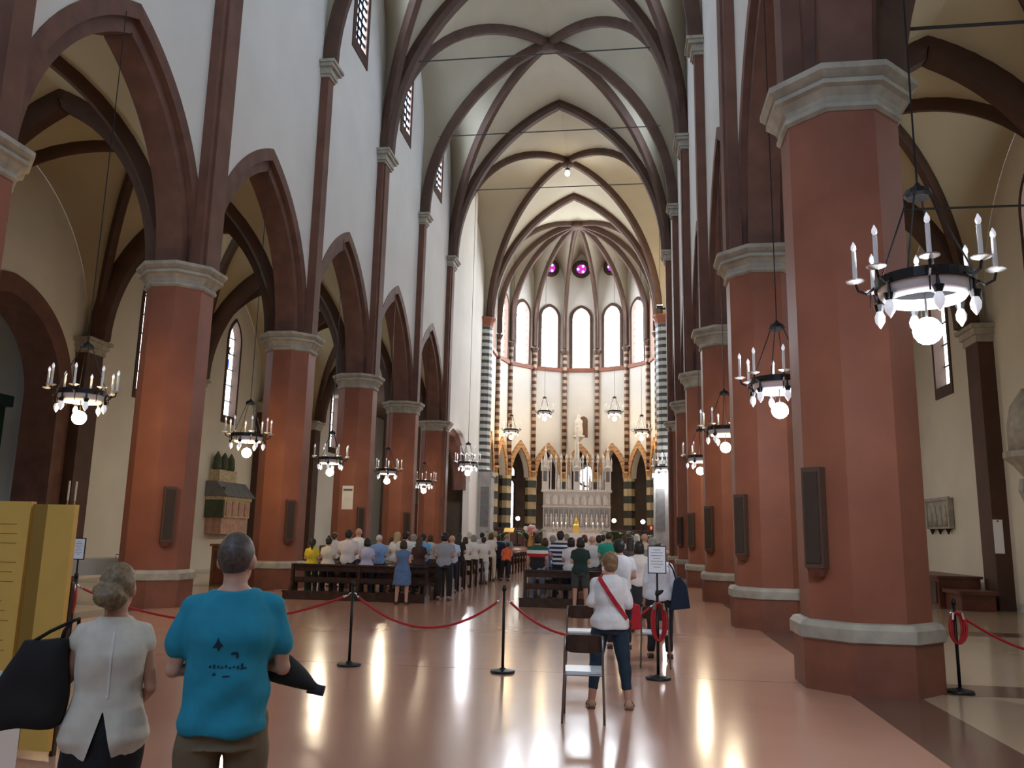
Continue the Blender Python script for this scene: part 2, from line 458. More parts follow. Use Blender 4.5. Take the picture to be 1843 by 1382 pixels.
# nave arcade walls
EX_HW, EX_RISE = 3.30, 4.88
def ex_head(j): return head_fn(YJ(j)+S/2, EX_HW, ZC-.02, EX_RISE)
CW_HW, CW_Z0, CW_SP, CW_RISE = 0.62, 20.3, 23.6, 1.35      # clerestory window opening
ARCH_SEC = [(-.47, -.02), (-.47, .32), (-.33, .32), (-.33, .62), (.33, .62), (.33, .32), (.47, .32), (.47, -.02)]
wid = 0
def window(name, pane_mb, pane_mat, frame_mb=None, frame_mat='rib', bars=None, bar_mat='lead'):
    global wid
    wid += 1
    o = empty('window_%d' % wid); struct(o, name)
    pane_mb.build('pane', pane_mat, o)
    if frame_mb: frame_mb.build('frame', frame_mat, o)
    if bars: bars.build('glazing_bars', bar_mat, o)
    return o
def lancet(P, N, c, hw, z0, spring, rise, pane_mat, label, fw=.18, proud=.06, depth=.35, nb=6, vert=0, frame_mat='rib', sill=None, n=14, bw=.022):
    """window in a wall: P(u, z, d) gives the point at depth d behind the wall face (negative = proud)"""
    hw -= .015; rise -= .015; z0 += .012
    hd = head_fn(c, hw, spring, rise); us = samples(c, hw, n)
    pm = MB()
    for a, b in zip(us[:-1], us[1:]): pm.add([P(a, z0, depth), P(b, z0, depth), P(b, hd(b), depth), P(a, hd(a), depth)], [(0, 1, 2, 3)])
    fm = MB()
    outline = [(us[0], z0)]+[(u, hd(u)) for u in us]+[(us[-1], z0)]
    def outer(u, z):
        if z <= spring+1e-6: return (u+(-fw if u < c else fw), z)
        dx, dz = u-c, z-spring
        L = math.hypot(dx, dz) or 1
        k = 1+fw/L
        return (c+dx*k, spring+dz*k)
    outs = [outer(u, z) for u, z in outline]
    outs = [(c-hw-fw, z0)]+outs[1:-1]+[(c+hw+fw, z0)]
    m = len(outline)
    vs = [P(u, z, -proud) for u, z in outs]+[P(u, z, -proud) for u, z in outline]+[P(u, z, depth+.02) for u, z in outline]+[P(u, z, .02) for u, z in outs]
    fs = []
    for i in range(m-1):
        for r_ in range(2): fs.append((r_*m+i, r_*m+i+1, (r_+1)*m+i+1, (r_+1)*m+i))
        fs.append((i, 3*m+i, 3*m+i+1, i+1))
    fm.add(vs, fs)
    sl = sill or .22
    q = [P(c-hw-fw, z0, -proud), P(c+hw+fw, z0, -proud), P(c+hw+fw, z0, depth+.02), P(c-hw-fw, z0, depth+.02),
         P(c-hw-fw, z0-sl, -proud), P(c+hw+fw, z0-sl, -proud), P(c+hw+fw, z0-sl, .05), P(c-hw-fw, z0-sl, .05)]
    fm.add(q, [(0, 1, 2, 3), (0, 4, 5, 1), (4, 7, 6, 5), (0, 3, 7, 4), (1, 5, 6, 2)])
    bm_ = MB()
    zt = hd(c)
    d0, d1 = depth-.05, depth-.012
    def bar(u0, u1, za, zb):
        vs = [P(u, z, d) for d in (d0, d1) for u in (u0, u1) for z in (za, zb)]
        bm_.add(vs, [(0, 1, 3, 2), (4, 6, 7, 5), (0, 4, 5, 1), (2, 3, 7, 6), (0, 2, 6, 4), (1, 5, 7, 3)])
    for k in range(1, nb):
        z = z0+(zt-z0)*k/nb
        half = hw
        if z > spring:
            lo, hi = 0, hw
            for _ in range(20):
                mid = (lo+hi)/2
                if hd(c+mid) > z: lo = mid
                else: hi = mid
            half = lo
        bar(c-half, c+half, z-bw, z+bw)
    for k in range(vert):
        u = c-hw+2*hw*(k+1)/(vert+1); bar(u-bw, u+bw, z0, hd(u))
    return window(label, pm, pane_mat, fm, frame_mat, bm_ if (nb > 1 or vert) else None)

for sx, side in ((-1, 'left'), (1, 'right')):
    us = []
    for j in range(JA, JB):
        c = YJ(j)+S/2
        us = merge_us(us, [YJ(j), YJ(j+1)], samples(c, EX_HW, 22), [c-CW_HW, c+CW_HW], samples(c, CW_HW, 8))
    def sol(u):
        j = min(JB-1, max(JA, int(math.floor((u-Y0)/S))))
        c = YJ(j)+S/2
        lo = ex_head(j)(u) if abs(u-c) < EX_HW else ZC-.02
        if abs(u-c) < CW_HW: return [(lo, CW_Z0), (head_fn(c, CW_HW, CW_SP, CW_RISE)(u), 28.0)]
        return [(lo, CW_Z0), (CW_Z0, 28.0)]
    mb = wall_strip(us, sol, lambda u, z: (sx*NW, u, z))
    wl = weld(mb.build('wall_%s' % side, 'plaster')); struct(wl, 'white plastered nave wall above the %s arcade' % side)
    # make normals face the nave so that thickness grows outwards
    if wl.data.polygons[0].normal.x*sx > 0: wl.data.flip_normals()
    solid(wl, 0.9, -1.0)
    for j in range(JA, JB):
        c = YJ(j)+S/2
        arcs = [Arc((sx*(NW+.45), c-EX_HW), (sx*(NW+.45), c), ZC-.02, ZC-.02+EX_RISE), Arc((sx*(NW+.45), c+EX_HW), (sx*(NW+.45), c), ZC-.02, ZC-.02+EX_RISE)]
        rib_obj(arcs, 0, 0, wl, 'arcade_arch', 'brick_arch', ARCH_SEC)
        if j >= -2:
            lancet(lambda u, z, d: (sx*(NW+d), u, z), None, c, CW_HW, CW_Z0, CW_SP, CW_RISE, 'glass_cler',
                   'narrow clerestory window with pierced tracery high in the %s nave wall' % side, fw=.30, proud=.04, depth=.10, nb=12, vert=2, sill=.5, bw=.09)
    # wall shafts
    for j in range(JA, 8):
        if j == 6: continue
        main = j % 2 != 0
        w, d = (.95, .24) if main else (.46, .28)
        if j == 7: continue
        zb = ZC if j < 5 else 0.0
        xs = sorted((sx*(NW+.02), sx*(NW-d)))
        pm = MB().box(xs[0], xs[1], YJ(j)-w/2, YJ(j)+w/2, zb, ZS-.55)
        if main:
            xs2 = sorted((sx*(NW-d+.02), sx*(NW-d-.06))); pm.box(xs2[0], xs2[1], YJ(j)-w*.3, YJ(j)+w*.3, zb, ZS-.55)
        pm.build('pilaster', 'pilaster', wl)
        cm = MB()
        for (z0, z1, g) in ((ZS-.55, ZS-.45, .05), (ZS-.45, ZS-.22, .10), (ZS-.22, ZS-.1, .2), (ZS-.1, ZS, .26)):
            xs = sorted((sx*(NW+.02), sx*(NW-d-(.05 if main else 0)-g))); cm.box(xs[0], xs[1], YJ(j)-w/2-g, YJ(j)+w/2+g, z0, z1)
        cm.build('capital', 'stone', wl)

# chancel walls between pillar 5 and the striped columns
CH_C, CH_HW, CH_SP, CH_RISE = 49.9, 4.6, 4.6, 3.6
CWX = 7.12
for sx, side in ((-1, 'left'), (1, 'right')):
    y0, y1 = YJ(5), 58.6
    hd = head_fn(CH_C, CH_HW, CH_SP, CH_RISE)
    us = merge_us([y0, y1], samples(CH_C, CH_HW, 20))
    mb = wall_strip(us, lambda u: [((hd(u) if abs(u-CH_C) < CH_HW else 0.0), 28.0)], lambda u, z: (sx*CWX, u, z))
    o = weld(mb.build('wall_chancel_%s' % side, 'plaster')); struct(o, 'white chancel wall with a wide low arch on the %s' % side)
    if o.data.polygons[0].normal.x*sx > 0: o.data.flip_normals()
    solid(o, .5, -1)
    xs = sorted((sx*6.3, sx*(CWX+.5))); MB().box(xs[0], xs[1], 58.6, 58.9, .88, 28).build('end_pier', 'plaster', o)
    arcs = [Arc((sx*(CWX+.25), CH_C+k*CH_HW), (sx*(CWX+.25), CH_C), CH_SP, CH_SP+CH_RISE) for k in (-1, 1)]
    rib_obj(arcs, 0, 0, o, 'low_arch', 'brick_arch', [(-.45, -.45), (-.45, .25), (-.3, .4), (.3, .4), (.45, .25), (.45, -.45)])

# high vaults: six-part bays between the odd pillars
KX = NW-.12
ceil = None
webs = MB(); rib_specs = []
for a in (-3, -1, 1, 3, 5):
    ya, ym, yb = YJ(a), YJ(a+1), YJ(a+2)
    if a == 5: yb = 58.0; ym = (ya+yb)/2
    zk, zt = 26.6, 27.0
    key = (0, ym)
    for sx in (-1, 1):
        c0, cm_, c1 = (sx*KX, ya), (sx*KX, ym), (sx*KX, yb)
        D0, Dm, D1 = Arc(c0, key, ZS, zk), Arc(cm_, key, ZS, zk), Arc(c1, key, ZS, zk)
        T0, T1 = Arc(c0, (0, ya), ZS, zt), Arc(c1, (0, yb), ZS, zt)
        patch(webs, T0, D0); patch(webs, T1, D1)
        if a == 5:                                  # plain four-part bay over the chancel
            xw = sx*(CWX+.01); F0 = Arc((xw, ya+.07), (xw, ym), ZS, 26.2, 2.0); F1 = Arc((xw, yb-.07), (xw, ym), ZS, 26.2, 2.0)
            patch(webs, F0, D0); patch(webs, F1, D1); rib_specs += [([D0], .42, .34), ([D1], .42, .34), ([F0, F1], .3, .12)]
            continue
        for (p, q, A, B) in ((ya, ym, D0, Dm), (ym, yb, Dm, D1)):
            mid = (p+q)/2; xw = sx*((NW+.01) if a < 5 else CWX+.01)
            F0 = Arc((xw, p+.07), (xw, mid), ZS, 26.2, 4.2); F1 = Arc((xw, q-.07), (xw, mid), ZS, 26.2, 4.2)
            patch(webs, F0, A); patch(webs, F1, B)
        rib_specs += [([D0], .42, .34), ([D1], .42, .34), ([Dm], .42, .34)]
for a in (-1, 1, 3, 5, 7):
    y = YJ(a) if a < 7 else 58.0
    rib_specs.append(([Arc((sx*(KX-.02), y), (0, y), ZS, 27.0) for sx in (-1, 1)], .72, .38))
ceil = webs.build('ceiling', 'dimmed_plaster', smooth=False); struct(ceil, 'pale plastered six-part rib vault over the nave')
smooth_angle(ceil, 25)
for arcs, w, d in rib_specs: rib_obj(arcs, w, d, ceil)
for y in (YJ(0), YJ(2), YJ(4), (YJ(5)+58)/2):
    b = MB(); b.lathe([(.15, -.55), (.36, -.5), (.42, -.36), (.36, -.2), (.3, 0)], (0, y, 26.62), 14); b.build('keystone', 'rib', ceil, smooth=True)
# tie rods of the nave
for j in (1, 2, 3, 4, 5):
    MB().tube([(-NW+.2, YJ(j), 21.65), (NW-.2, YJ(j), 21.65)], .028, 8).build('tie_rod', 'rod', ceil)

# aisles: four-part bays, wall shafts, windows, outer walls
AS = 7.85
PORTAL = dict(c=20.9, hw=2.75, sp=5.7, rise=3.0)
for sx, side in ((-1, 'left'), (1, 'right')):
    x0, x1 = sx*(NW+.95), sx*(AW-.38)
    aw = MB(); specs = []
    for j in range(JA, JB):
        ya, yb = YJ(j), YJ(j+1); ym = (ya+yb)/2; xm = (x0+x1)/2; zk = 13.0
        key = (xm, ym)
        D = {}
        for (x, y) in ((x0, ya), (x0, yb), (x1, ya), (x1, yb)):
            D[(x, y)] = Arc((x, y), key, AS, zk); specs.append(([D[(x, y)]], .30, .26))
        for y in (ya, yb):
            for x in (x0, x1): patch(aw, Arc((x, y), (xm, y), AS, 12.75), D[(x, y)], 14, 3)
        for x, xw in ((x0, x0-sx*.12), (x1, sx*(AW-.01))):
            for y in (ya, yb): patch(aw, Arc((xw, y), (xw, ym), AS, 12.7), D[(x, y)], 14, 3)
    for j in range(JA, JB+1):
        specs.append(([Arc((x, YJ(j)), ((x0+x1)/2, YJ(j)), AS, 12.75) for x in (x0, x1)], .62, .42))
    ac = aw.build('ceiling_aisle_%s' % side, 'aisle_vault'); struct(ac, 'low cream rib vault over the %s aisle' % side)
    smooth_angle(ac, 25)
    for arcs, w, d in specs: rib_obj(arcs, w, d, ac)
    for j in range(JA, JB):
        MB().lathe([(.12, -.4), (.26, -.36), (.3, -.25), (.25, 0)], ((x0+x1)/2, YJ(j)+S/2, 13.0), 12).build('keystone', 'rib', ac, smooth=True)
    for j in ((0, 1, 2, 3, 4) if sx > 0 else ()):
        MB().tube([(sx*(W+.5), YJ(j), 8.85), (sx*(AW-.3), YJ(j), 8.85)], .025, 8).build('tie_rod', 'rod', ac)
    # outer wall
    us = [YJ(JA)-.5, 58.6]; opens = []
    for j in range(-2, 6):
        c = YJ(j)+S/2
        if sx < 0 and j == 1: continue
        opens.append((c+(.2 if sx < 0 else 0), .55 if sx < 0 else .6, 6.75, 10.2, 1.0))
    for (c, hw, z0, sp, ri) in opens: us = merge_us(us, samples(c, hw, 8))
    if sx < 0: us = merge_us(us, samples(PORTAL['c'], PORTAL['hw'], 16))
    def sol2(u):
        if sx < 0 and abs(u-PORTAL['c']) < PORTAL['hw']:
            return [(head_fn(PORTAL['c'], PORTAL['hw'], PORTAL['sp'], PORTAL['rise'])(u), 10), (10, 14.5)]
        for (c, hw, z0, sp, ri) in opens:
            if abs(u-c) < hw: return [(0, z0), (head_fn(c, hw, sp, ri)(u), 14.5)]
        return [(0, 10), (10, 14.5)]
    o = weld(wall_strip(us, sol2, lambda u, z: (sx*AW, u, z)).build('wall_aisle_%s' % side, 'aisle_plaster'))
    struct(o, 'plain white outer wall of the %s aisle' % side)
    if o.data.polygons[0].normal.x*sx > 0: o.data.flip_normals()
    solid(o, .6, -1)
    for (c, hw, z0, sp, ri) in opens:
        lancet(lambda u, z, d: (sx*(AW+d), u, z), None, c, hw, z0, sp, ri, 'glass_aisle', 'tall lancet window in the %s aisle wall' % side, fw=.16, proud=.04, depth=.3, nb=6, sill=.35)
    if sx < 0:
        wv = [o2 for o2 in bpy.data.objects if o2.name == 'window_%d' % (wid-2)][0]
        MB().add([(-AW-.285, 34.71+y, 9.2+z) for y, z in ((-.2, .25), (.2, .25), (.2, -.1), (0, -.4), (-.2, -.1))], [(0, 1, 2, 3, 4)]).build('blue_shield', 'glass_blue', wv)
        MB().add([(-AW-.285, 34.71+.3*math.cos(PI*k/6)*(1 if k % 2 else .5), 9.85+.4*math.sin(PI*k/6)*(1 if k % 2 else .5)) for k in range(12)], [tuple(range(12))]).build('star', 'slate', wv)
    for j in range(JA, JB+1):
        xs = sorted((sx*(AW+.02), sx*(AW-.42)))
        MB().box(xs[0], xs[1], YJ(j)-.42, YJ(j)+.42, 0, AS-.5).build('pilaster', 'rib', o)
        cm = MB()
        for (z0, z1, g) in ((AS-.5, AS-.3, .05), (AS-.3, AS-.12, .12), (AS-.12, AS, .2)):
            xs = sorted((sx*(AW+.02), sx*(AW-.42-g))); cm.box(xs[0], xs[1], YJ(j)-.42-g, YJ(j)+.42+g, z0, z1)
        cm.build('capital', 'stone', o)
    if sx < 0:
        # deep brick archway to a side chapel
        P_ = PORTAL
        arcs = [Arc((-AW-.55, P_['c']+k*P_['hw']), (-AW-.55, P_['c']), P_['sp'], P_['sp']+P_['rise']) for k in (-1, 1)]
        rib_obj(arcs, 0, 0, o, 'chapel_arch', 'brick_arch', [(-.62, -.35), (-.62, .25), (.62, .25), (.62, -.35)])
        jm = MB()
        for k in (-1, 1):
            ys = sorted((P_['c']+k*(P_['hw']-.25), P_['c']+k*(P_['hw']+.35))); jm.box(-AW-1.17, -AW+.07, ys[0], ys[1], 0, P_['sp'])
        jm.build('chapel_jamb', 'brown_wood' if False else 'brick_arch', o)
        MB().box(-AW-3.2, -AW-3.0, P_['c']-3.4, P_['c']+5.4, 0, 10).build('chapel_back', 'plaster', o)
        MB().box(-AW-3.2, -AW-.6, P_['c']+5.2, P_['c']+5.4, 0, 10).build('chapel_side', 'plaster', o)
        MB().box(-AW-3.2, -AW-.6, P_['c']-3.4, P_['c']+5.4, 9.0, 9.3).build('chapel_roof', 'plaster', o)

# west wall behind the camera with its big windows
ww = MB().box(-AW-.6, AW+.6, YJ(JA)-.8, YJ(JA)-.4, 0, 29).build('wall_west', 'plaster'); struct(ww, 'white entrance wall behind the viewpoint')
yw = YJ(JA)-.36
for k, (x, hw, z0, sp, ri) in enumerate(((-3.2, 1.0, 9, 17, 2.2), (3.2, 1.0, 9, 17, 2.2))):
    lancet(lambda u, z, d: (u, yw+.1+(.05-d*.0)-(.05 if d > .1 else 0), z), None, x, hw, z0, sp, ri, 'glass_west', 'tall window in the entrance wall', fw=.2, depth=.15, nb=1)
rw = MB(); rw.add([(2.2*math.cos(2*PI*k/32), yw+.12, 22.2+2.2*math.sin(2*PI*k/32)) for k in range(32)], [tuple(range(32))])
rf = MB(); rf.tube([(2.35*math.cos(2*PI*k/32), yw+.1, 22.2+2.35*math.sin(2*PI*k/32)) for k in range(32)], .22, 8, close=True)
window('round window high in the entrance wall', rw, 'glass_west', rf)

# ------------------------------------------------------------------ apse
ZKA = 26.3
NA = 7; DEL = PI/NA
def apt(k, r=APR):            # corner k = 0..7 from the left end to the right end
    a = PI-DEL*k
    return Vector((r*math.cos(a), APC+r*math.sin(a)))
FZ0 = .88
AO_HW, AO_SP, AO_RISE = .98, 6.35, 2.35
WN_Z0, WN_SP, WN_RISE, WN_HW = 15.75, 20.1, .95, .74
apse = None
facets = [(Vector((-APR, 58.3)), apt(0)), ] + [(apt(k), apt(k+1)) for k in range(7)] + [(apt(7), Vector((APR, 58.3)))]
ap_m = MB()
for fi, (a, b) in enumerate(facets):
    L = (b-a).length; dv = (b-a)/L; nv = Vector((dv.y, -dv.x))     # nv points outward or inward
    cen = (a+b)/2
    if nv.dot(cen-Vector((0, APC-1))) < 0: nv = -nv
    def P(u, z, d=0.0, a=a, dv=dv, nv=nv):
        p = a+dv*u+nv*d
        return (p.x, p.y, z)
    c = L/2
    ohw = AO_HW if 1 <= fi <= 7 else .95
    h1 = head_fn(c, ohw, AO_SP, AO_RISE); h2 = head_fn(c, WN_HW, WN_SP, WN_RISE)
    us = merge_us([0, L], samples(c, ohw, 14), samples(c, WN_HW, 10))
    def sol(u):
        lo = h1(u) if abs(u-c) < ohw else AO_SP
        if abs(u-c) < WN_HW: return [(lo, WN_Z0), (h2(u), 26.6)]
        return [(lo, WN_Z0), (WN_Z0, 26.6)]
    sub = wall_strip(us, sol, lambda u, z: P(u, z))
    ap_m.add(sub.v, sub.f)
apse = weld(ap_m.build('wall_apse', 'plaster')); struct(apse, 'curved white apse wall with tall windows above dark arches')
bm = bmesh.new(); bm.from_mesh(apse.data)
for f in bm.faces:
    c_ = f.calc_center_median()
    if f.normal.dot(Vector((0, 60.5, c_.z))-c_) < 0: f.normal_flip()
bm.to_mesh(apse.data); bm.free()
solid(apse, .5, -1)
for fi, (a, b) in enumerate(facets):
    L = (b-a).length; dv = (b-a)/L; nv = Vector((dv.y, -dv.x)); cen = (a+b)/2
    if nv.dot(cen-Vector((0, APC-1))) < 0: nv = -nv
    def P(u, z, d=0.0, a=a, dv=dv, nv=nv):
        p = a+dv*u+nv*d
        return (p.x, p.y, z)
    c = L/2
    lancet(P, None, c, WN_HW, WN_Z0, WN_SP, WN_RISE, 'glass_apse', 'tall brilliant round-headed window in the apse', fw=.26, proud=.08, depth=.3, nb=9, sill=.1)
    sl = MB()
    q = [P(0, WN_Z0-.02, -.16), P(L, WN_Z0-.02, -.16), P(L, WN_Z0-.02, .05), P(0, WN_Z0-.02, .05)]
    q += [(x, y, z-.32) for x, y, z in q]
    sl.add(q, [(0, 1, 2, 3), (7, 6, 5, 4), (0, 4, 5, 1), (1, 5, 6, 2), (2, 6, 7, 3), (3, 7, 4, 0)])
    sl.build('sill_band', 'pier', apse)
    # arch of alternating stones
    ohw = AO_HW if 1 <= fi <= 7 else .95
    n = 14
    ctr = P(c, AO_SP)
    arcs = [Arc(P(c+k*ohw, 0)[:2], P(c, 0)[:2], AO_SP, AO_SP+AO_RISE) for k in (-1, 1)]
    dirs = Vector((dv.x, dv.y, 0))
    for arc in arcs:
        pts = arc.pts(14)
        mbv = [MB(), MB()]
        nvec = Vector((nv.x, nv.y, 0))
        for i in range(14):
            seg = [pts[i], pts[i+1]]
            sweep(mbv[i % 2], seg, [(-.14, -.02), (.2, -.02), (.2, -.44), (-.14, -.44)], nvec, lambda p: Vector(ctr)-p)
            if i == 13:                              # close the joint at the crown
                tt = (pts[14]-pts[13]).normalized(); kk = max(.3, math.hypot(tt.x, tt.y)); m_ = mbv[1]
                for q_, (aa, bb) in enumerate([(-.14, -.02), (.2, -.02), (.2, -.44), (-.14, -.44)]): m_.v[len(m_.v)-4+q_] = tuple(pts[14]+nvec.normalized()*aa+Vector((0, 0, -bb/kk)))
        mbv[0].build('arch_stones', 'orange_stone', apse); mbv[1].build('arch_stones', 'voussoir', apse)
    if 2 <= fi <= 6:
        # round rosette window
        zc_ = 24.55
        rp = MB(); N = 24
        rp.add([P(c+.46*math.cos(2*PI*k/N), zc_+.46*math.sin(2*PI*k/N), -.05) for k in range(N)], [tuple(range(N))])
        rf = MB(); rf.tube([P(c+.62*math.cos(2*PI*k/N), zc_+.62*math.sin(2*PI*k/N), -.04) for k in range(N)], .2, 8, close=True)
        w_ = window('small round rosette of purple and red glass above the apse windows', rp, 'glass_violet', rf, 'rib')
        for k in range(7):
            rr = 0 if k == 0 else .29; an = 2*PI*k/6
            d_ = MB(); d_.add([P(c+rr*math.cos(an)+.12*math.cos(2*PI*i/12), zc_+rr*math.sin(an)+.12*math.sin(2*PI*i/12), -.07) for i in range(12)], [tuple(range(12))])
            d_.build('petal', 'glass_red' if k == 0 else ('glass_pale' if k % 2 else 'glass_red'), w_)
# apse vault webs and ribs
am = MB(); key = (0, APC-.2); specs = []
corners = [apt(k) for k in range(8)]
for k in range(7):
    a, b = corners[k], corners[k+1]; mid = (a+b)/2
    for p in (a, b): patch(am, Arc(p, key, ZS, ZKA, 1.4), Arc(p+(mid-p)*.04, mid, ZS, 26.0, 5.5), 18, 3)
for sx in (-1, 1):
    p = Vector((sx*APR, 58.3)); q = apt(0 if sx < 0 else 7); mid = (p+q)/2
    patch(am, Arc(p, key, ZS, ZKA, 1.4), Arc(p+(mid-p)*.04, mid, ZS, 26.0, 4), 18, 3); patch(am, Arc(q, key, ZS, ZKA, 1.4), Arc(q+(mid-q)*.04, mid, ZS, 26.0, 4), 18, 3)
    patch(am, Arc(p, key, ZS, ZKA, 1.4), Arc(p, (0, 58.0), ZS, 27.0), 18, 3)
    specs.append(Arc((sx*(APR-.1), 58.4), key, ZS, ZKA, 1.4))
av = am.build('ceiling_apse', 'dimmed_plaster'); struct(av, 'umbrella rib vault over the apse'); smooth_angle(av, 20)
for k in range(8): specs.append(Arc(apt(k, APR-.12), key, ZS, ZKA, 1.4))
for a in specs: rib_obj([a], .33, .30, av)
MB().lathe([(.2, -.5), (.5, -.42), (.55, -.3), (.4, 0)], (0, APC-.2, ZKA), 14).build('keystone', 'rib', av, smooth=True)
# slender checkered shafts and banded piers below
for k in range(8):
    p = apt(k, APR-.16)
    MB().lathe([(.19, 0), (.19, ZS-AO_SP-1.0)], (0, 0, 0), 12).build('shaft', 'checker_shaft', apse, smooth=True, loc=(p.x, p.y, AO_SP+.5))
    MB().lathe([(.2, 0), (.3, .22), (.34, .3), (.34, .4), (.2, .45)], (p.x, p.y, ZS-.55), 12).build('shaft_capital', 'rib', apse)
    MB().lathe([(.05, -.5), (.2, -.1), (.26, 0), (.2, .1)], (p.x, p.y, AO_SP+.45), 12).build('corbel', 'orange_stone', apse)
band_me = {}
for k in range(-1, 9):
    p = apt(k, APR+.12) if 0 <= k <= 7 else None
    if p is None: continue
    z = FZ0; i = 0
    while z < AO_SP-.01:
        h = min(.58, AO_SP-z)
        key_ = (i % 2, round(h, 3))
        if key_ not in band_me:
            band_me[key_] = MB().lathe([(.50-.02*(i % 2), 0), (.50-.02*(i % 2), h)], (0, 0, 0), 8, PI/8).mesh('stone_course', 'band_dark' if i % 2 == 0 else 'band_yellow')
        link('stone_course', band_me[key_], apse, (p.x, p.y, z)); z += h; i += 1
# ambulatory behind the arches
ao = MB()
N = 24; RO = 11.6
vs = []; fs = []
for i in range(N+1):
    a = PI-PI*i/N
    for z in (.86, 10.2): vs.append((RO*math.cos(a), APC+RO*math.sin(a), z))
for i in range(N): fs.append((2*i, 2*i+2, 2*i+3, 2*i+1))
ao.add(vs, fs)
for sx in (-1, 1): ao.add([(sx*RO, 58.3, .86), (sx*RO, APC, .86), (sx*RO, APC, 10.2), (sx*RO, 58.3, 10.2)], [(0, 1, 2, 3)])
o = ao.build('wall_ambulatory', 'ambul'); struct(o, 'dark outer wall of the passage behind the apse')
ac_ = MB()
vs = []; fs = []
for i in range(N+1):
    a = PI-PI*i/N
    for r_ in (APR+.2, RO+.1): vs.append((r_*math.cos(a), APC+r_*math.sin(a), 9.9))
for i in range(N): fs.append((2*i, 2*i+2, 2*i+3, 2*i+1))
ac_.add(vs, fs)
for sx in (-1, 1):
    xs = sorted((sx*(CWX+.4), sx*(AW+.5)))
    ac_.box(xs[0], xs[1], YJ(5)+.2, APC+.1, 9.9, 10.1)
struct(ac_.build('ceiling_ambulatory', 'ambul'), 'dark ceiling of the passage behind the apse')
for sx in (-1, 1):
    xs = sorted((sx*(CWX+.51), sx*(AW+.5)))
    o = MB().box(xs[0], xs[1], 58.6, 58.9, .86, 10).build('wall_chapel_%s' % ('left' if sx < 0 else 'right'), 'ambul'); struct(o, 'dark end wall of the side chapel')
    o = MB().box(xs[0], xs[1], YJ(5)+.1, YJ(5)+.3, 10.1, 14.8).build('wall_aisle_end_%s' % ('left' if sx < 0 else 'right'), 'plaster'); struct(o, 'white wall over the east end of the aisle')
# ambulatory windows seen through the arches
def far_window(px, py0, py1, hw, label, quatre=False):
    p = atY(px, py1, 70.5); a = math.atan2(p.y-APC, p.x); rr = RO-.06
    # intersection of the sight line with the outer wall
    d = ray(px, (py0+py1)/2); best = min((abs(math.hypot((CAM+d*t).x, (CAM+d*t).y-APC)-rr), t) for t in [x*1e-5 for x in range(4200, 5600)] if (CAM+d*t).y > APC)[1]
    q = CAM+d*best; s = best
    z0 = (CAM+ray(px, py1)*s).z; z1 = (CAM+ray(px, py0)*s).z
    nv = Vector((q.x, q.y-APC, 0)).normalized(); tv = Vector((-nv.y, nv.x, 0))
    def P(u, z, d=0.0):
        w = Vector((q.x, q.y, 0))+tv*u+nv*(d-.1); return (w.x, w.y, z)
    pm = MB()
    if quatre:
        for k in range(7):
            rr_ = 0 if k == 0 else .48; an = PI/6+2*PI*k/6
            pm.add([P(rr_*math.cos(an)+.3*math.cos(2*PI*i/14), z1-.85+rr_*math.sin(an)+.3*math.sin(2*PI*i/14), .05-.002*k) for i in range(14)], [tuple(range(14))])
        for u in (-.75, 0, .75):
            hd = head_fn(u, .26, z0+.9, .3); us = samples(u, .26, 8)
            for a_, b_ in zip(us[:-1], us[1:]): pm.add([P(a_, z0, .05), P(b_, z0, .05), P(b_, hd(b_), .05), P(a_, hd(a_), .05)], [(0, 1, 2, 3)])
        fm = MB().tube([P(1.0*math.cos(2*PI*i/24), z1-.85+1.0*math.sin(2*PI*i/24), 0) for i in range(24)], .1, 6, close=True)
        window(label, pm, 'glass_amb', fm, 'slate'); return
    lancet(P, None, 0, hw, z0, z1-.5, .5, 'glass_amb', label, fw=.14, depth=.08, nb=7)
far_window(917, 862, 950, .34, 'tall narrow lit window seen through the left apse arch')
far_window(919, 838, 856, .36, 'small round-headed light above the lit window in the left apse arch')
far_window(1058, 838, 888, .9, 'bright tracery window behind the altarpiece', True)

# striped columns at the mouth of the apse
for sx, side in ((-1, 'left'), (1, 'right')):
    X = sx*6.52; Y = 58.0
    t = empty('striped_column', (X, Y, 0)); tag(t, 'tall black and white banded column at the %s of the apse' % side, 'column', 'banded columns of the apse mouth')
    MB().box(-.95, .95, -.8, .8, .88, 1.4).build('plinth', 'dark_stone', t)
    MB().box(-.85, .85, -.7, .7, 1.4, 5.75).box(-.95, .95, -.8, .8, 5.75, 6.05).build('pedestal', 'dark_stone', t)
    for k in (-1, 1): MB().box(k*.42-.3, k*.42+.3, -.74, -.69, 2.2, 5.0).build('pedestal_panel', 'slate', t)
    MB().lathe([(.72, 6.05), (.72, 6.2), (.62, 6.35), (.6, 6.35), (.6, 16.75)], (0, 0, 0), 12, PI/12).build('shaft', 'striped_column', t)
    MB().lathe([(.62, 16.75), (.66, 16.9), (.62, 17.0), (.8, 17.25), (.86, 17.3), (.86, 17.42)], (0, 0, 0), 12, PI/12).build('capital', 'pier', t)

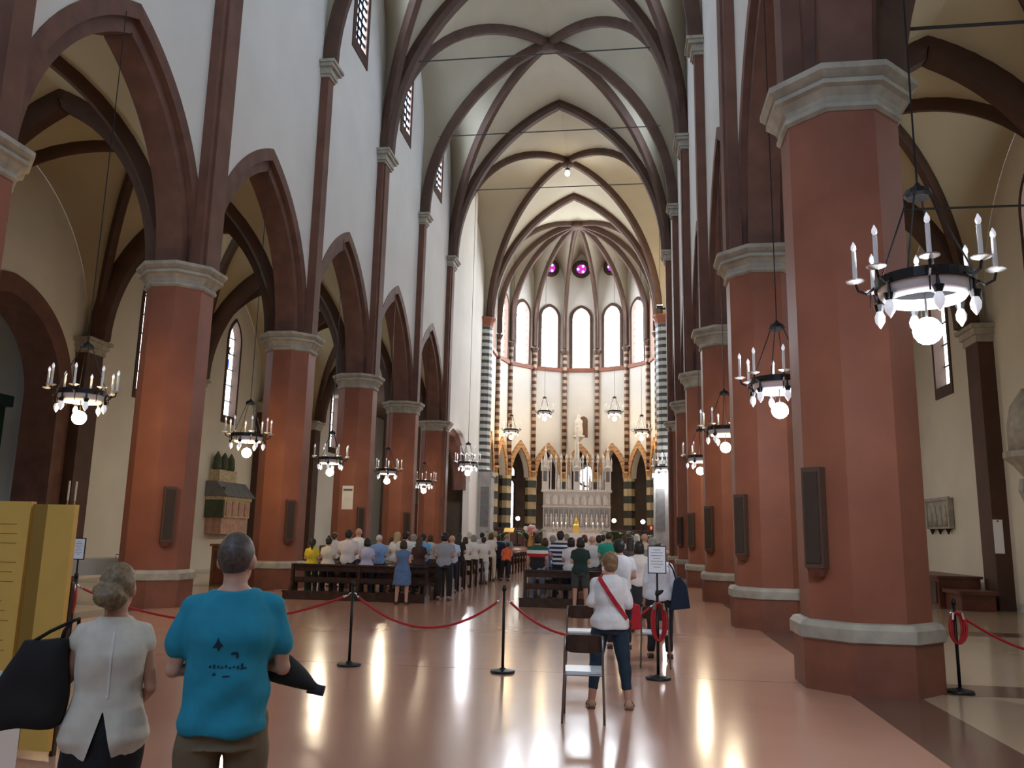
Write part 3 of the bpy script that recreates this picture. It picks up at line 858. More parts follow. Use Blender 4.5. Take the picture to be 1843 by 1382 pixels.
# ------------------------------------------------------------------ pillars of the arcade
A8 = 1/math.cos(PI/8)
def pillar_meshes():
    P = {}
    P['plinth'] = MB().lathe([(a*A8, z) for a, z in ((.80, 0), (.80, .58))], n=8, phase=PI/8).mesh('plinth', 'plinth')
    P['base_moulding'] = MB().lathe([(a*A8, z) for a, z in ((.80, .58), (.835, .60), (.835, .74), (.79, .80), (.72, .81))], n=8, phase=PI/8).mesh('base_moulding', 'stone')
    P['shaft'] = MB().lathe([(a*A8, z) for a, z in ((.707, .80), (.707, 7.30))], n=8, phase=PI/8).mesh('shaft', 'pier')
    P['capital'] = MB().lathe([(a*A8, z) for a, z in ((.72, 7.28), (.76, 7.32), (.76, 7.37), (.735, 7.40), (.76, 7.47), (.83, 7.56), (.89, 7.59), (.89, 7.65), (.86, 7.67), (.94, 7.73), (.965, 7.75), (.965, 7.83))], n=8, phase=PI/8).mesh('capital', 'stone')
    return P
PM = pillar_meshes()
ordn = ['nearest', 'second', 'third', 'fourth', 'fifth', 'sixth', 'seventh']
pillars = {}
for sx, side in ((-1, 'left'), (1, 'right')):
    first = 1 if sx < 0 else 0
    for j in range(-2, 6):
        t = empty('pillar', (sx*W, YJ(j)-(.6 if j == -1 else 0), 0)); pillars[(sx, j)] = t
        if j < first:
            if (sx, j) == (-1, 0): lab = 'pillar at the left edge, only its stone capital in view'
            else: lab = 'reddish pillar behind the viewpoint, %s arcade, %s from the entrance' % (side, ordn[j+2])
        else:
            k = j-first
            lab = '%s reddish octagonal pillar of the %s arcade, counted from the viewer' % (ordn[k], side)
            if (sx, j) == (1, 0): lab = 'huge nearest octagonal red pillar of the right arcade with a weathered stone capital'
        tag(t, lab, 'pillar', 'octagonal pillars of the arcades')
        for nm in ('plinth', 'base_moulding', 'shaft', 'capital'): link(nm, PM[nm], t)
# tall loudspeaker panels on the pillars
sp_b = MB().box(-.13, .13, -.06, .06, 0, 1.22).mesh('cabinet', 'speaker')
sp_g = MB().box(-.095, .095, -.075, -.058, .06, 1.16).mesh('grille', 'speaker_grille')
sp_f = MB().lathe([(.10, -.10), (.15, 0)], (0, 0, 0), 12, sy=.4).mesh('foot_cap', 'red_wood')
n_sp = 0
for (sx, j) in ((1, 0), (1, 1), (1, 2), (1, 3), (1, 4), (-1, 1), (-1, 2), (-1, 3), (-1, 4)):
    d = Vector((-sx, -1, 0)).normalized()
    p = Vector((sx*W, YJ(j), 1.42))+d*.775+(Vector((-.707, .707, 0))*.12 if sx > 0 else Vector((0, 0, 0)))
    t = empty('column_speaker', p, math.atan2(d.y, d.x)+PI/2)
    k = j-(0 if sx > 0 else 1)
    tag(t, 'tall dark panel loudspeaker fixed to the %s pillar on the %s' % (ordn[k], 'right' if sx > 0 else 'left'), 'loudspeaker', 'dark panel loudspeakers on the pillars')
    link('cabinet', sp_b, t); link('grille', sp_g, t); link('foot_cap', sp_f, t)

# ------------------------------------------------------------------ chandeliers
def chandelier_meshes():
    M_ = {}
    rb = MB(); n = 28
    prof = [(.40, 0), (.44, 0), (.44, .09), (.40, .09)]
    vs = []; fs = []
    for k in range(n):
        a = 2*PI*k/n
        for r_, z in prof: vs.append((r_*math.cos(a), r_*math.sin(a), z))
    for k in range(n):
        for i in range(4):
            k2, i2 = (k+1) % n, (i+1) % 4
            fs.append((k*4+i, k2*4+i, k2*4+i2, k*4+i2))
    rb.add(vs, fs); M_['ring'] = rb.mesh('ring', 'iron')
    M_['glass_bowl'] = MB().lathe([(.41, 0), (.40, -.06), (.34, -.13), (.335, -.13), (.395, -.055), (.405, 0)], n=28, caps=False).mesh('glass_bowl', 'glass_bowl', True)
    ar = MB(); ar.tube([(.43, 0, .04), (.50, 0, -.02), (.58, 0, .02), (.60, 0, .10)], .014, 6); ar.tube([(.47, 0, 0), (.47, 0, -.16)], .008, 5)
    M_['arm'] = ar.mesh('arm', 'iron')
    M_['drip_pan'] = MB().lathe([(.02, .09), (.085, .115), (.09, .125), (.02, .125)], (.60, 0, 0), 12).mesh('drip_pan', 'pan')
    M_['candle'] = MB().lathe([(.021, .125), (.021, .42)], (.60, 0, 0), 10).mesh('candle', 'candle')
    M_['flame_bulb'] = MB().lathe([(.012, .42), (.026, .45), (.024, .48), (.004, .525)], (.60, 0, 0), 10).mesh('flame_bulb', 'bulb', True)
    M_['pendant_bulb'] = MB().lathe([(.012, -.15), (.03, -.17), (.05, -.22), (.045, -.27), (.005, -.335)], (.42, 0, 0), 10).mesh('pendant_bulb', 'bulb', True)
    M_['pendant_cup'] = MB().lathe([(.01, .0), (.02, -.10), (.055, -.10), (.035, -.165)], (.42, 0, 0), 8).mesh('pendant_cup', 'iron')
    M_['globe'] = MB().ball((0, 0, -.42), .13, n=14, m=8).mesh('globe', 'globe_warm', True)
    st = MB().tube([(0, 0, -.30), (0, 0, .02)], .012, 6)
    for k in range(4):
        a = PI/4+PI/2*k; st.tube([(.41*math.cos(a), .41*math.sin(a), .03), (0, 0, .0)], .008, 5)
    M_['stem'] = st.mesh('stem', 'iron')
    ch = MB()
    for k in range(4):
        a = PI/4+PI/2*k; ch.tube([(.42*math.cos(a), .42*math.sin(a), .09), (.1*math.cos(a), .1*math.sin(a), .92)], .009, 5)
    M_['chains'] = ch.mesh('chain', 'iron')
    M_['crown'] = MB().lathe([(.11, .90), (.13, .93), (.11, .98), (.04, 1.02), (.015, 1.06)], n=12).mesh('crown', 'iron')
    return M_
CM = chandelier_meshes()
def chandelier(x, y, z, ztop, label, globe='globe_warm', ncand=8, tiers=1, scale=1.0, rz=0.0):
    t = empty('chandelier', (x, y, z), rz); tag(t, label, 'chandelier', 'wrought iron ring chandeliers')
    t.scale = (scale,)*3
    for nm in ('ring', 'glass_bowl', 'stem', 'chains', 'crown'): link({'chains': 'chain'}.get(nm, nm), CM[nm], t)
    MB().tube([(0, 0, 1.0), (0, 0, (ztop-z)/scale)], .010, 6).build('hanging_cable', 'iron', t)
    g = link('globe', CM['globe'], t)
    g.material_slots[0].link = 'OBJECT'; g.material_slots[0].material = MT[globe]
    for k in range(ncand):
        a = 2*PI*(k+.5)/ncand
        arm = link('arm', CM['arm'], t, rz=a)
        for nm in ('drip_pan', 'candle', 'flame_bulb'): link(nm, CM[nm], arm)
        if tiers > 1:
            arm2 = link('arm', CM['arm'], t, loc=(0, 0, .34), rz=a+.4); arm2.scale = (.6, .6, 1)
            for nm in ('drip_pan', 'candle', 'flame_bulb'): link(nm, CM[nm], arm2)
    for k in range(6):
        cup = link('pendant_cup', CM['pendant_cup'], t, rz=2*PI*k/6+.3); link('bulb', CM['pendant_bulb'], cup)
    return t
IT = ZC+EX_RISE-.62
for k, (px, py) in enumerate(((147, 712), (446, 787), (595, 828), (697, 848), (763, 868))):
    p = atX(px, py, -6.3)
    chandelier(p.x, p.y, p.z, 12.2, ['lit iron ring chandelier at the far left before the dark chapel arch',
        'lit iron ring chandelier between the first and second left pillars', 'lit iron ring chandelier beyond the second left pillar',
        'lit iron ring chandelier beyond the third left pillar', 'farthest lit ring chandelier along the left arcade'][k],
        ['globe_warm', 'globe_warm', 'globe_mid', 'globe_mid', 'globe_mid'][k], rz=.2*k)
for k, (px, py) in enumerate(((1664, 518), (1402, 692), (1305, 775), (1260, 825))):
    p = atX(px, py, 6.3)
    chandelier(p.x, p.y, p.z, 12.2, ['large nearest ring chandelier with tall white candles and a glaring globe on the right',
        'lit ring chandelier beside the second right pillar', 'ring chandelier half hidden by the second right pillar', 'small far ring chandelier beside the third right pillar'][k],
        ['globe_cool', 'globe_cool', 'globe_mid', 'globe_mid'][k], rz=.15+.2*k, scale=[.86, 1, 1, 1][k])
for k, (px, py, Y) in enumerate(((920, 775, 62.0), (980, 742, 64.0), (1106, 742, 64.0), (1155, 776, 62.0))):
    p = atY(px, py, Y)
    chandelier(p.x, p.y, p.z, 24.0, ['leftmost of the four chandeliers hanging in the apse', 'upper left apse chandelier left of the altarpiece spire',
        'upper right apse chandelier right of the altarpiece spire', 'rightmost of the four chandeliers hanging in the apse'][k], 'globe_apse', scale=1.25, rz=.1*k)
p = atY(842, 835, 49.0); chandelier(p.x, p.y, p.z, 25.0, 'two-tier candle chandelier with a cold white globe before the left banded column', 'globe_cool', tiers=2, scale=1.3)
p = atY(1192, 842, 56.5); chandelier(p.x, p.y, p.z, 25.0, 'two-tier chandelier mostly hidden behind the right pillars', 'globe_cool', tiers=2, scale=1.2)
# lamp at the vault key of the chancel
t = empty('vault_lamp', (0, (YJ(5)+58)/2, 26.2)); tag(t, 'small dazzling lamp hanging from the chancel vault keystone', 'lamp')
MB().tube([(0, 0, -.62), (0, 0, -.05)], .03, 8).build('stem', 'iron', t); MB().lathe([(.2, -.45), (.16, -.3), (.05, -.25)], n=14).build('shade', 'iron', t)
MB().ball((0, 0, -.62), .16, n=14, m=8).build('bulb', 'vault_lamp', t, smooth=True)

t = empty('flood_lamp', (6.15, 54.5, 17.0)); tag(t, 'bright warm flood lamp on the right chancel wall beside the banded column', 'lamp')
MB().box(0, .95, -.05, .05, -.05, .05).build('bracket', 'iron', t); MB().rbox((-.05, 0, .12), .4, .4, .16).build('housing', 'iron', t)
MB().rbox((-.05, 0, .21), .34, .34, .02).build('lens', emis('flood_glow', (1.0, .80, .55), 500), t)
# ------------------------------------------------------------------ altar and what stands round it
t = empty('altarpiece', (.03, 63.0, .88)); tag(t, 'white marble Gothic altarpiece with pinnacles and rows of carved niches', 'altarpiece')
b = MB().box(-2.55, 2.55, -.35, .35, 0, 1.2).box(-2.62, 2.62, -.42, .35, 1.2, 1.32); b.build('base', 'marble', t)
MB().box(-2.55, 2.55, -.2, .35, 1.32, 4.1).build('body', 'marble', t)
MB().box(-2.68, 2.68, -.42, .4, 4.1, 4.28).box(-2.6, 2.6, -.36, .36, 2.95, 3.05).build('cornice', 'marble', t)
fig = MB().lathe([(.10, 0), (.12, .25), (.10, .5), (.12, .62), (.05, .70), (.07, .78), (.06, .86), (.01, .92)], n=8, sy=.7)
fig_me = fig.mesh('saint_figure', 'marble', True)
for k in range(13):
    x = -2.3+4.6*k/12
    MB().box(x-.17, x+.17, -.24, -.19, 1.5, 2.85).build('niche', 'slate' if False else 'dark_stone', t)
    link('saint_figure', fig_me, t, (x, -.30, 1.55))
    MB().box(x-.22, x-.18, -.34, -.2, 1.36, 2.95).build('colonnette', 'marble', t)
for k in range(9):
    x = -2.2+4.4*k/8
    MB().lathe([(.2, 0), (.22, .1), (.22, .55), (.1, .75)], (x, -.28, 3.15), 8, sy=.4).build('relief_bust', 'marble', t)
for k, x in enumerate((-2.42, 0, 2.36)):
    zt = (8.6, 10.4, 8.6)[k]-.88
    tw = MB().box(x-.24, x+.24, -.24, .24, 4.28, 5.9).build('turret', 'marble', t)
    MB().box(x-.14, x+.14, -.26, -.2, 4.9, 5.7).build('opening', 'slate', tw)
    MB().lathe([(.36, 5.9), (.36, 6.05), (.26, 6.1), (.06, zt-.5), (.12, zt-.42), (.05, zt-.3), (.03, zt)], (x, 0, 0), 8, PI/8).build('spire', 'marble', t)
    for q in (-1, 1): MB().lathe([(.07, 5.7), (.06, 6.3), (.09, 6.35), (.0, 6.8)], (x+q*.27, -.2, 0), 6).build('pinnacle', 'marble', t)
for x in (-2.0, -1.6, -1.2, -.8, -.45, .45, .8, 1.2, 1.6, 2.0):
    MB().lathe([(.07, 4.28), (.055, 4.4), (.05, 6.3), (.10, 6.4), (.10, 6.5), (.06, 6.55), (.12, 6.75), (.02, 7.05)], (x, 0, 0), 8).build('pinnacle', 'marble', t)
for x in (-1.6, -.8, .8, 1.6):
    MB().lathe([(.10, 4.28), (.13, 4.6), (.10, 5.1), (.05, 5.2), (.07, 5.32), (.01, 5.45)], (x+.2, -.05, 0), 8, sy=.7).build('saint_figure', 'marble', t, smooth=True)
sp = atY(1041, 785, 66.5)
t = empty('statue', (sp.x, 66.8, sp.z)); tag(t, 'white robed statue on a round console high above the altarpiece', 'statue')
MB().lathe([(.02, -.5), (.3, -.2), (.5, -.05), (.5, .08)], n=14).build('console', 'marble', t)
MB().lathe([(.34, .08), (.36, .5), (.30, 1.0), (.34, 1.3), (.14, 1.5), (.17, 1.62), (.15, 1.78), (.02, 1.88)], n=14, sy=.7).build('figure', 'marble', t, smooth=True)
MB().box(-.03, .03, -.03, .03, 1.8, 2.5).box(-.25, .25, -.03, .03, 2.2, 2.26).build('cross', 'marble', t)
n_ = MB(); hd = head_fn(.35, .36, 1.4, .4); us = samples(.35, .36, 10)
for a_, b_ in zip(us[:-1], us[1:]): n_.add([(a_, .75, 0), (b_, .75, 0), (b_, .75, hd(b_)), (a_, .75, hd(a_))], [(0, 1, 2, 3)])
n_.build('niche_back', 'brown_wood', t)
t = empty('altar_table', (.2, 58.6, .88)); tag(t, 'long altar table under a white cloth', 'altar')
MB().box(-1.85, 1.85, -.45, .45, 0, .98).build('body', 'marble', t)
MB().box(-1.95, 1.95, -.52, .52, .98, 1.03).box(-1.95, 1.95, -.54, -.515, .62, 1.03).build('cloth', 'cloth_white', t)
# altar candles
cs = [(996, 950), (1003, 953), (1011, 953), (1018, 948), (1055, 950), (1067, 955), (1076, 952), (1085, 956)]
can = MB().lathe([(.10, 0), (.03, .04), (.03, .22), (.06, .24), (.06, .26)], n=10).mesh('candlestick', 'brass', True)
cw = MB().lathe([(.03, .26), (.03, .62)], n=8).mesh('wax', 'candle'); cf = MB().lathe([(.005, .62), (.025, .66), (.005, .75)], n=8).mesh('flame', 'candle_flame')
for k, (px, py) in enumerate(cs):
    p = atY(px, py, 58.6)
    t = empty('altar_candle', (p.x, 58.6+.1*(k % 2), 1.911)); tag(t, 'white candle burning on the altar, %s' % ['first at the left end', 'second from the left', 'third from the left', 'fourth, left of the gold shrine', 'first right of the gold shrine', 'sixth from the left', 'second from the right end', 'last at the right end'][k], 'candle', 'altar candles')
    for me, nm in ((can, 'candlestick'), (cw, 'wax'), (cf, 'flame')): link(nm, me, t)
p = atY(1037, 945, 58.6)
t = empty('gold_shrine', (p.x, 58.55, 1.911)); tag(t, 'gleaming gold tabernacle shrine on the altar', 'tabernacle')
MB().box(-.22, .22, -.18, .18, 0, .5).build('box', 'gold', t); MB().lathe([(.3, .5), (.26, .56), (.2, .62), (.17, .85), (.05, 1.05), (.02, 1.3)], n=8).build('roof', 'gold', t)
# bouquet, palms, spot lamps beside the altar
def bouquet(px, py, Y, z0, label):
    p = atY(px, py, Y)
    t = empty('flower_bouquet', (p.x, Y, z0)); tag(t, label, 'flowers')
    MB().lathe([(.12, 0), (.18, .3), (.1, .75), (.16, .9)], n=12).build('vase', 'brass', t, smooth=True)
    h = p.z-z0
    random.seed(3)
    for k in range(26):
        a = random.random()*2*PI; r_ = .34*math.sqrt(random.random())
        MB().ball((r_*math.cos(a), r_*math.sin(a), max(.95, h-.25)+.4*random.random()), .09+.04*random.random(), n=8, m=5).build('blossom', 'pink_flower' if k % 2 else 'white_flower', t, smooth=True)
bouquet(955, 955, 48.5, .88, 'pink and white bouquet on a stand left of the altar')
def palm(x, y, z, label, hgt=1.6, n=16):
    t = empty('potted_palm', (x, y, z)); tag(t, label, 'plant')
    MB().lathe([(.2, 0), (.28, .4), (.3, .42), (.26, .42)], n=14).build('pot', 'red_wood', t)
    random.seed(int(x*10)+50)
    for k in range(n):
        a = 2*PI*k/n+random.random()*.3; L = hgt*(.7+.4*random.random()); m = MB(); prev = None
        pts = []
        for i in range(7):
            s_ = i/6; pts.append(Vector((math.cos(a)*.75*L*s_, math.sin(a)*.75*L*s_, .4+L*(1.2*s_-.75*s_*s_))))
        vs = []
        sd = Vector((-math.sin(a), math.cos(a), 0))
        for i, q in enumerate(pts):
            w = .16*math.sin(PI*min(1, .12+i/6*.88))
            vs += [q-sd*w+Vector((0, 0, -.04)), q, q+sd*w+Vector((0, 0, -.04))]
        fs = []
        for i in range(6):
            b_ = i*3; fs += [(b_, b_+1, b_+4, b_+3), (b_+1, b_+2, b_+5, b_+4)]
        m.add(vs, fs); m.build('frond', 'leaf', t)
palm(-2.9, 57.0, .88, 'green palm standing left of the altar'); palm(3.1, 57.5, .88, 'green palm standing right of the altar')
palm(-4.7, 55.6, .88, 'green palm before the left banded column', 1.3); palm(4.7, 56.0, .88, 'leafy palm before the right banded column', 1.2)
for k, (px, py) in enumerate(((932, 933), (1105, 937), (1157, 939))):
    p = atY(px, py, 60.0)
    t = empty('spot_lamp', (p.x, 60.0, .88)); tag(t, ['white spot lamp on a stand at the left apse pier', 'white spot lamp right of the altarpiece', 'white spot lamp at the right apse pier'][k], 'lamp', 'chancel spot lamps')
    MB().lathe([(.25, 0), (.25, .04), (.03, .06), (.03, p.z-1.0)], n=12).build('stand', 'iron', t)
    MB().lathe([(.17, 0), (.19, .05), (.12, .2)], (0, 0, 0), 12).build('housing', 'iron', t, loc=(0, .08, p.z-.88)).rotation_euler = (PI/2+.0, 0, PI)
    MB().ball((0, -.02, p.z-.88), .15, .06, .15, n=12, m=8).build('bulb', 'spot_glow', t, smooth=True)
p = atY(1172, 950, 60); t = empty('sanctuary_lamp', (p.x, 60, p.z)); tag(t, 'tiny red votive lamp near the right apse pier', 'lamp')
MB().lathe([(.05, -.1), (.08, .08), (.07, .1)], n=10).build('glass', 'red_votive', t); MB().tube([(0, 0, .1), (0, 0, 7)], .01, 5).build('chain', 'brass', t)
# choir stalls / rail in front of the apse piers
for sx, side in ((-1, 'left'), (1, 'right')):
    xs = sorted((sx*2.7, sx*6.0))
    t = empty('choir_stall', (0, 61.5, .88)); tag(t, 'dark wooden choir stall on the %s of the altar' % side, 'stall', 'dark choir stalls')
    MB().box(xs[0], xs[1], -.1, .0, 0, 1.25).build('back', 'dark_wood', t); MB().box(xs[0], xs[1], -.16, .05, 1.25, 1.35).build('rail', 'red_wood', t)
    for k in range(6):
        x = xs[0]+(xs[1]-xs[0])*(k+.5)/6
        MB().box(x-.2, x+.2, -.13, -.1, .15, 1.1).build('panel', 'red_wood', t)
t = empty('lectern', (-3.3, 50.2, .88)); tag(t, 'gilded reading desk left of the altar', 'lectern')
MB().lathe([(.3, 0), (.3, .08), (.06, .15), (.06, 1.0)], n=12).build('post', 'brass', t); MB().rbox((0, 0, 1.1), .6, .5, .05, 0, .5).build('desk', 'gold', t)
t = empty('confessional', (-6.9, 50.5, .88)); tag(t, 'dark wooden door panel in the shadow of the low chancel arch', 'cabinet')
MB().box(-3.5, -1.6, -.6, .6, 0, 2.6).build('body', 'red_wood', t); MB().box(-1.6, -1.55, -.4, .4, .1, 2.2).build('door', 'dark_wood', t)

# ================================================================== FURNITURE
# pews
PX0, PX1 = -4.78, -1.18
def pew_meshes(L):
    M_ = {}
    M_['top_rail'] = MB().box(0, L, -.09, .07, .845, .885).mesh('top_rail', 'dark_wood')
    M_['back_board'] = MB().box(0.03, L-.03, -.015, .015, .70, .845).mesh('back_board', 'dark_wood')
    M_['lower_board'] = MB().box(0.03, L-.03, -.015, .015, .44, .55).mesh('lower_board', 'dark_wood')
    M_['seat'] = MB().box(0.0, L, .02, .34, .405, .44).mesh('seat', 'dark_wood')
    M_['kneeler'] = MB().box(-.12, L+.0, -.36, -.18, .17, .22).mesh('kneeler', 'dark_wood')
    M_['kneeler_base'] = MB().box(-.10, L, -.35, -.31, .0, .17).mesh('kneeler_base', 'dark_wood')
    leg = MB().prism([(-.34, 0), (.35, 0), (.35, .08), (.30, .12), (.28, .42), (.06, .44), (.05, .87), (-.05, .87), (-.06, .42), (-.18, .22), (-.34, .17)], 'X', 0, .07)
    M_['end_support'] = leg.mesh('end_support', 'dark_wood')
    leg = MB().prism([(-.07, 0), (.33, 0), (.33, .08), (.28, .12), (.27, .42), (.06, .44), (.05, .87), (-.05, .87), (-.06, .42), (-.07, .1)], 'X', 0, .07)
    M_['plain_support'] = leg.mesh('end_support', 'dark_wood')
    return M_
PWM = pew_meshes(PX1-PX0)
def pew(x, y, label, group, first=False):
    t = empty('pew', (x, y, 0)); tag(t, label, 'pew', group)
    for nm in ('top_rail', 'back_board', 'lower_board', 'seat')+(('kneeler', 'kneeler_base') if first else ()): link(nm, PWM[nm], t)
    L = PX1-PX0
    for xx in (-.03, L/2-.03, L-.04): link('end_support', PWM['end_support' if first else 'plain_support'], t, (xx, 0, 0))
    return t
YP = 20.88
NROW = 22
onum = ['first', 'second', 'third', 'fourth', 'fifth', 'sixth', 'seventh', 'eighth', 'ninth', 'tenth', 'eleventh', 'twelfth', 'thirteenth', 'fourteenth', 'fifteenth', 'sixteenth', 'seventeenth', 'eighteenth', 'nineteenth', 'twentieth', 'twenty-first', 'twenty-second']
for k in range(NROW):
    pew(PX0, YP+1.0*k, 'dark wooden pew, %s row from the viewer on the left of the aisle' % onum[k], 'pews left of the aisle', k == 0)
for k in range(14):
    pew(1.34, YP-.05+1.0*k, 'dark wooden pew, %s row from the viewer on the right of the aisle' % onum[k], 'pews right of the aisle', k == 0)

# barrier posts and ropes
YB = 10.87
st_base = MB().lathe([(.155, 0), (.16, .012), (.15, .03), (.05, .045), (.03, .06)], n=24).mesh('base', 'iron', False)
st_pole = MB().lathe([(.019, .05), (.019, 1.02)], n=12).mesh('pole', 'iron', True)
st_cap = MB().lathe([(.026, 1.02), (.03, 1.04), (.022, 1.08), (.005, 1.095)], n=12).mesh('cap', 'iron', True)
hook = MB().tube([(0, 0, .93), (.035, 0, .93), (.05, 0, .915), (.05, 0, .905)], .006, 6).tube([(0, 0, .93), (-.035, 0, .93), (-.05, 0, .915), (-.05, 0, .905)], .006, 6).mesh('hook', 'chrome')
SX = [-3.82, .24, 2.29, 4.26, 7.80, 10.3]
slab = ['with a white sign, left behind the woman with the bun', 'standing nearest the man in the blue shirt', 'in the middle of the floor', 'with a framed notice, right of the red strap', 'beside the huge right pillar', 'beyond the right edge of the view']
def signboard(t, w, h, z0):
    MB().lathe([(.012, 1.08), (.012, z0+.02)], n=8).build('sign_post', 'iron', t)
    s_ = MB().box(-w/2, w/2, -.012, .0, z0, z0+h).build('sign_panel', 'iron', t)
    MB().box(-w/2+.012, w/2-.012, -.0145, -.0118, z0+.012, z0+h-.012).build('sheet', 'paper', s_)
    ln = MB()
    for k in range(7):
        z = z0+h-.05-k*(h-.1)/7
        ww_ = (w-.07)*(.9 if k % 3 else .55)
        ln.box(-ww_/2, ww_/2, -.0152, -.0146, z-.006, z)
    ln.build('text_lines', 'ink', s_)
for k, x in enumerate(SX):
    t = empty('barrier_post', (x, YB, 0)); tag(t, 'slim black rope barrier post '+slab[k], 'barrier post', 'rope barrier posts')
    for nm, me in (('base', st_base), ('pole', st_pole), ('cap', st_cap), ('hook', hook)): link(nm, me, t)
    if k == 0: signboard(t, .19, .30, 1.27)
    if k == 3: signboard(t, .235, .35, 1.29)
def rope_between(x0, x1, low, label):
    z1 = .905; n = 22; t = empty('barrier_rope', ((x0+x1)/2, YB, low)); tag(t, label, 'rope', 'red barrier ropes')
    pts = []
    for i in range(n+1):
        s_ = i/n; pts.append(Vector((x0+.05+(x1-x0-.1)*s_-(x0+x1)/2, 0, z1-(z1-low)*(1-(2*s_-1)**2)-low)))
    L0 = pts[0]; pts[0] = pts[0].lerp(pts[1], .35); pts[-1] = pts[-1].lerp(pts[-2], .35)
    MB().tube(pts, .016, 8).build('cord', 'red_rope', t, smooth=True)
    ends = ((L0, pts[0]), (Vector((-L0.x, L0.y, L0.z)), pts[-1]))
    for a_, b_ in ends:
        MB().tube([a_, a_.lerp(b_, .5), b_, b_+(b_-a_)*.2], .014, 8, rad=[.006, .010, .019, .018]).build('end_fitting', 'chrome', t, smooth=True)
rope_between(SX[0], SX[1], .50, 'red barrier rope sagging behind the man in the blue shirt')
rope_between(SX[1], SX[2], .52, 'red barrier rope in the middle, between the two plain posts')
rope_between(SX[2], SX[3], .48, 'red barrier rope passing in front of the woman in white')
rope_between(SX[4], SX[5], .45, 'red barrier rope at the right edge beyond the huge pillar')
def rope_coil(x, dx, label, zt=.93, L=.40, n=3, dy=-.04):
    t = empty('rope_coil', (x+dx, YB+dy, zt-L)); tag(t, label, 'rope', 'hung up red ropes')
    for k in range(n):
        w = .055+.02*k; pts = []
        for i in range(24):
            a = 2*PI*i/24; pts.append((w*math.sin(a), -.02*k+.012*math.cos(a*2), (L/2)*(1-math.cos(a))))
        MB().tube(pts, .015, 6, close=True).build('loop', 'red_rope', t, smooth=True)
    for q in (-1, 1): MB().tube([(q*.05, -.05, L), (q*.06, -.06, L-.08)], .016, 8).build('end_fitting', 'chrome', t)
rope_coil(SX[0], 0, 'red rope coiled on the left post behind the woman with the bun')
rope_coil(SX[3], .015, 'red rope doubled up and hanging on the post with the framed notice', L=.46)
rope_coil(SX[4], 0, 'red rope coiled on the post beside the huge right pillar', L=.36)

# chairs with white seats
def chair_meshes():
    M_ = {}
    sb = MB(); 
    pts = [(-.19, -.18), (.19, -.18), (.2, .18), (.16, .21), (-.16, .21), (-.2, .18)]
    sb.prism(pts, 'Z', .445, .465); M_['seat'] = sb.mesh('seat', 'seat_white')
    bb = MB(); N = 9; vs = []
    for i in range(N):
        u = -.18+.36*i/(N-1); c = .035*(u/.18)**2
        rz_ = .02*(abs(u)/.18)**6
        for (dy, z) in ((0, .64+rz_), (0, .81-rz_), (.014, .81-rz_), (.014, .64+rz_)): vs.append((u, -.225+c+dy, z))
    fs = []
    for i in range(N-1):
        for q in range(4): fs.append((i*4+q, (i+1)*4+q, (i+1)*4+(q+1) % 4, i*4+(q+1) % 4))
    fs += [(0, 1, 2, 3), tuple(4*(N-1)+q for q in (3, 2, 1, 0))]
    bb.add(vs, fs); M_['backrest'] = bb.mesh('backrest', 'dark_wood')
    for sx in (-1, 1):
        M_['rear%d' % sx] = MB().tube([(sx*.20, -.25, 0), (sx*.185, -.20, .44), (sx*.183, -.21, .62), (sx*.178, -.215, .80)], .011, 8).mesh('rear_leg', 'tube', True)
        M_['front%d' % sx] = MB().tube([(sx*.20, .21, 0), (sx*.185, .17, .44)], .011, 8).mesh('front_leg', 'tube', True)
    M_['frame'] = MB().tube([(-.185, -.20, .435), (.185, -.20, .435)], .010, 6).tube([(-.185, .17, .435), (.185, .17, .435)], .010, 6).tube([(-.185, -.2, .435), (-.185, .17, .435)], .010, 6).tube([(.185, -.2, .435), (.185, .17, .435)], .010, 6).mesh('seat_frame', 'tube')
    return M_
CHM = chair_meshes()
def chair(x, y, rz, label):
    t = empty('chair', (x, y, 0), rz); tag(t, label, 'chair', 'chairs with white seats')
    link('seat', CHM['seat'], t); link('backrest', CHM['backrest'], t); link('seat_frame', CHM['frame'], t)
    for sx in (-1, 1): link('rear_leg', CHM['rear%d' % sx], t); link('front_leg', CHM['front%d' % sx], t)
chair(3.46, 8.42, .03, 'nearest chair with a shiny white seat, behind the woman with the red strap')
chair(3.24, 11.75, .05, 'chair with a dark back and white seat ahead of the rope barrier on the left')
chair(4.26, 11.95, -.03, 'dark-backed chair behind the framed notice post')
chair(4.2, 16.9, -.03, 'small chair beside the pews at the woman in the cream top')

# display board, desk and table at the left edge
t = empty('display_board', (-.35, 6.1, 0), R(0)); tag(t, 'tall yellow folding display board at the left edge', 'display board')
MB().box(-1.55, -.53, -.03, .03, .05, 1.93).build('panel', 'yellow_board', t)
MB().box(-.53, -.40, .0, .05, .05, 1.91).build('hinge_strip', 'board_edge', t)
pnl = MB().rbox((-.265, .0, .98), .27, .045, 1.86, R(-8)).build('panel', 'yellow_board', t)
MB().box(-.165, -.135, .03, .07, 0, 1.3).build('support', 'dark_wood', t)
ln = MB()
random.seed(5)
for k in range(22):
    z = 1.75-k*.075
    if k % 4 == 3: continue
    ln.box(-1.0, -1.0+.30*random.uniform(.7, 1.0)+.1, -.0315, -.0301, z-.006, z)
ln.build('text_lines', 'board_edge', t)
t = empty('information_desk', (-8.25, 17.3, 0), R(75)); tag(t, 'grey topped desk beside the first left pillar', 'desk')
MB().box(-1.1, 1.1, -.3, .3, .95, 1.02).box(-1.1, 1.1, -.32, -.28, .66, 1.0).build('top', 'grey_desk', t)
for x in (-1, 1):
    for y in (-.25, .25): MB().box(x-.03, x+.03, y-.03, y+.03, 0, .95).build('leg', 'dark_wood', t)
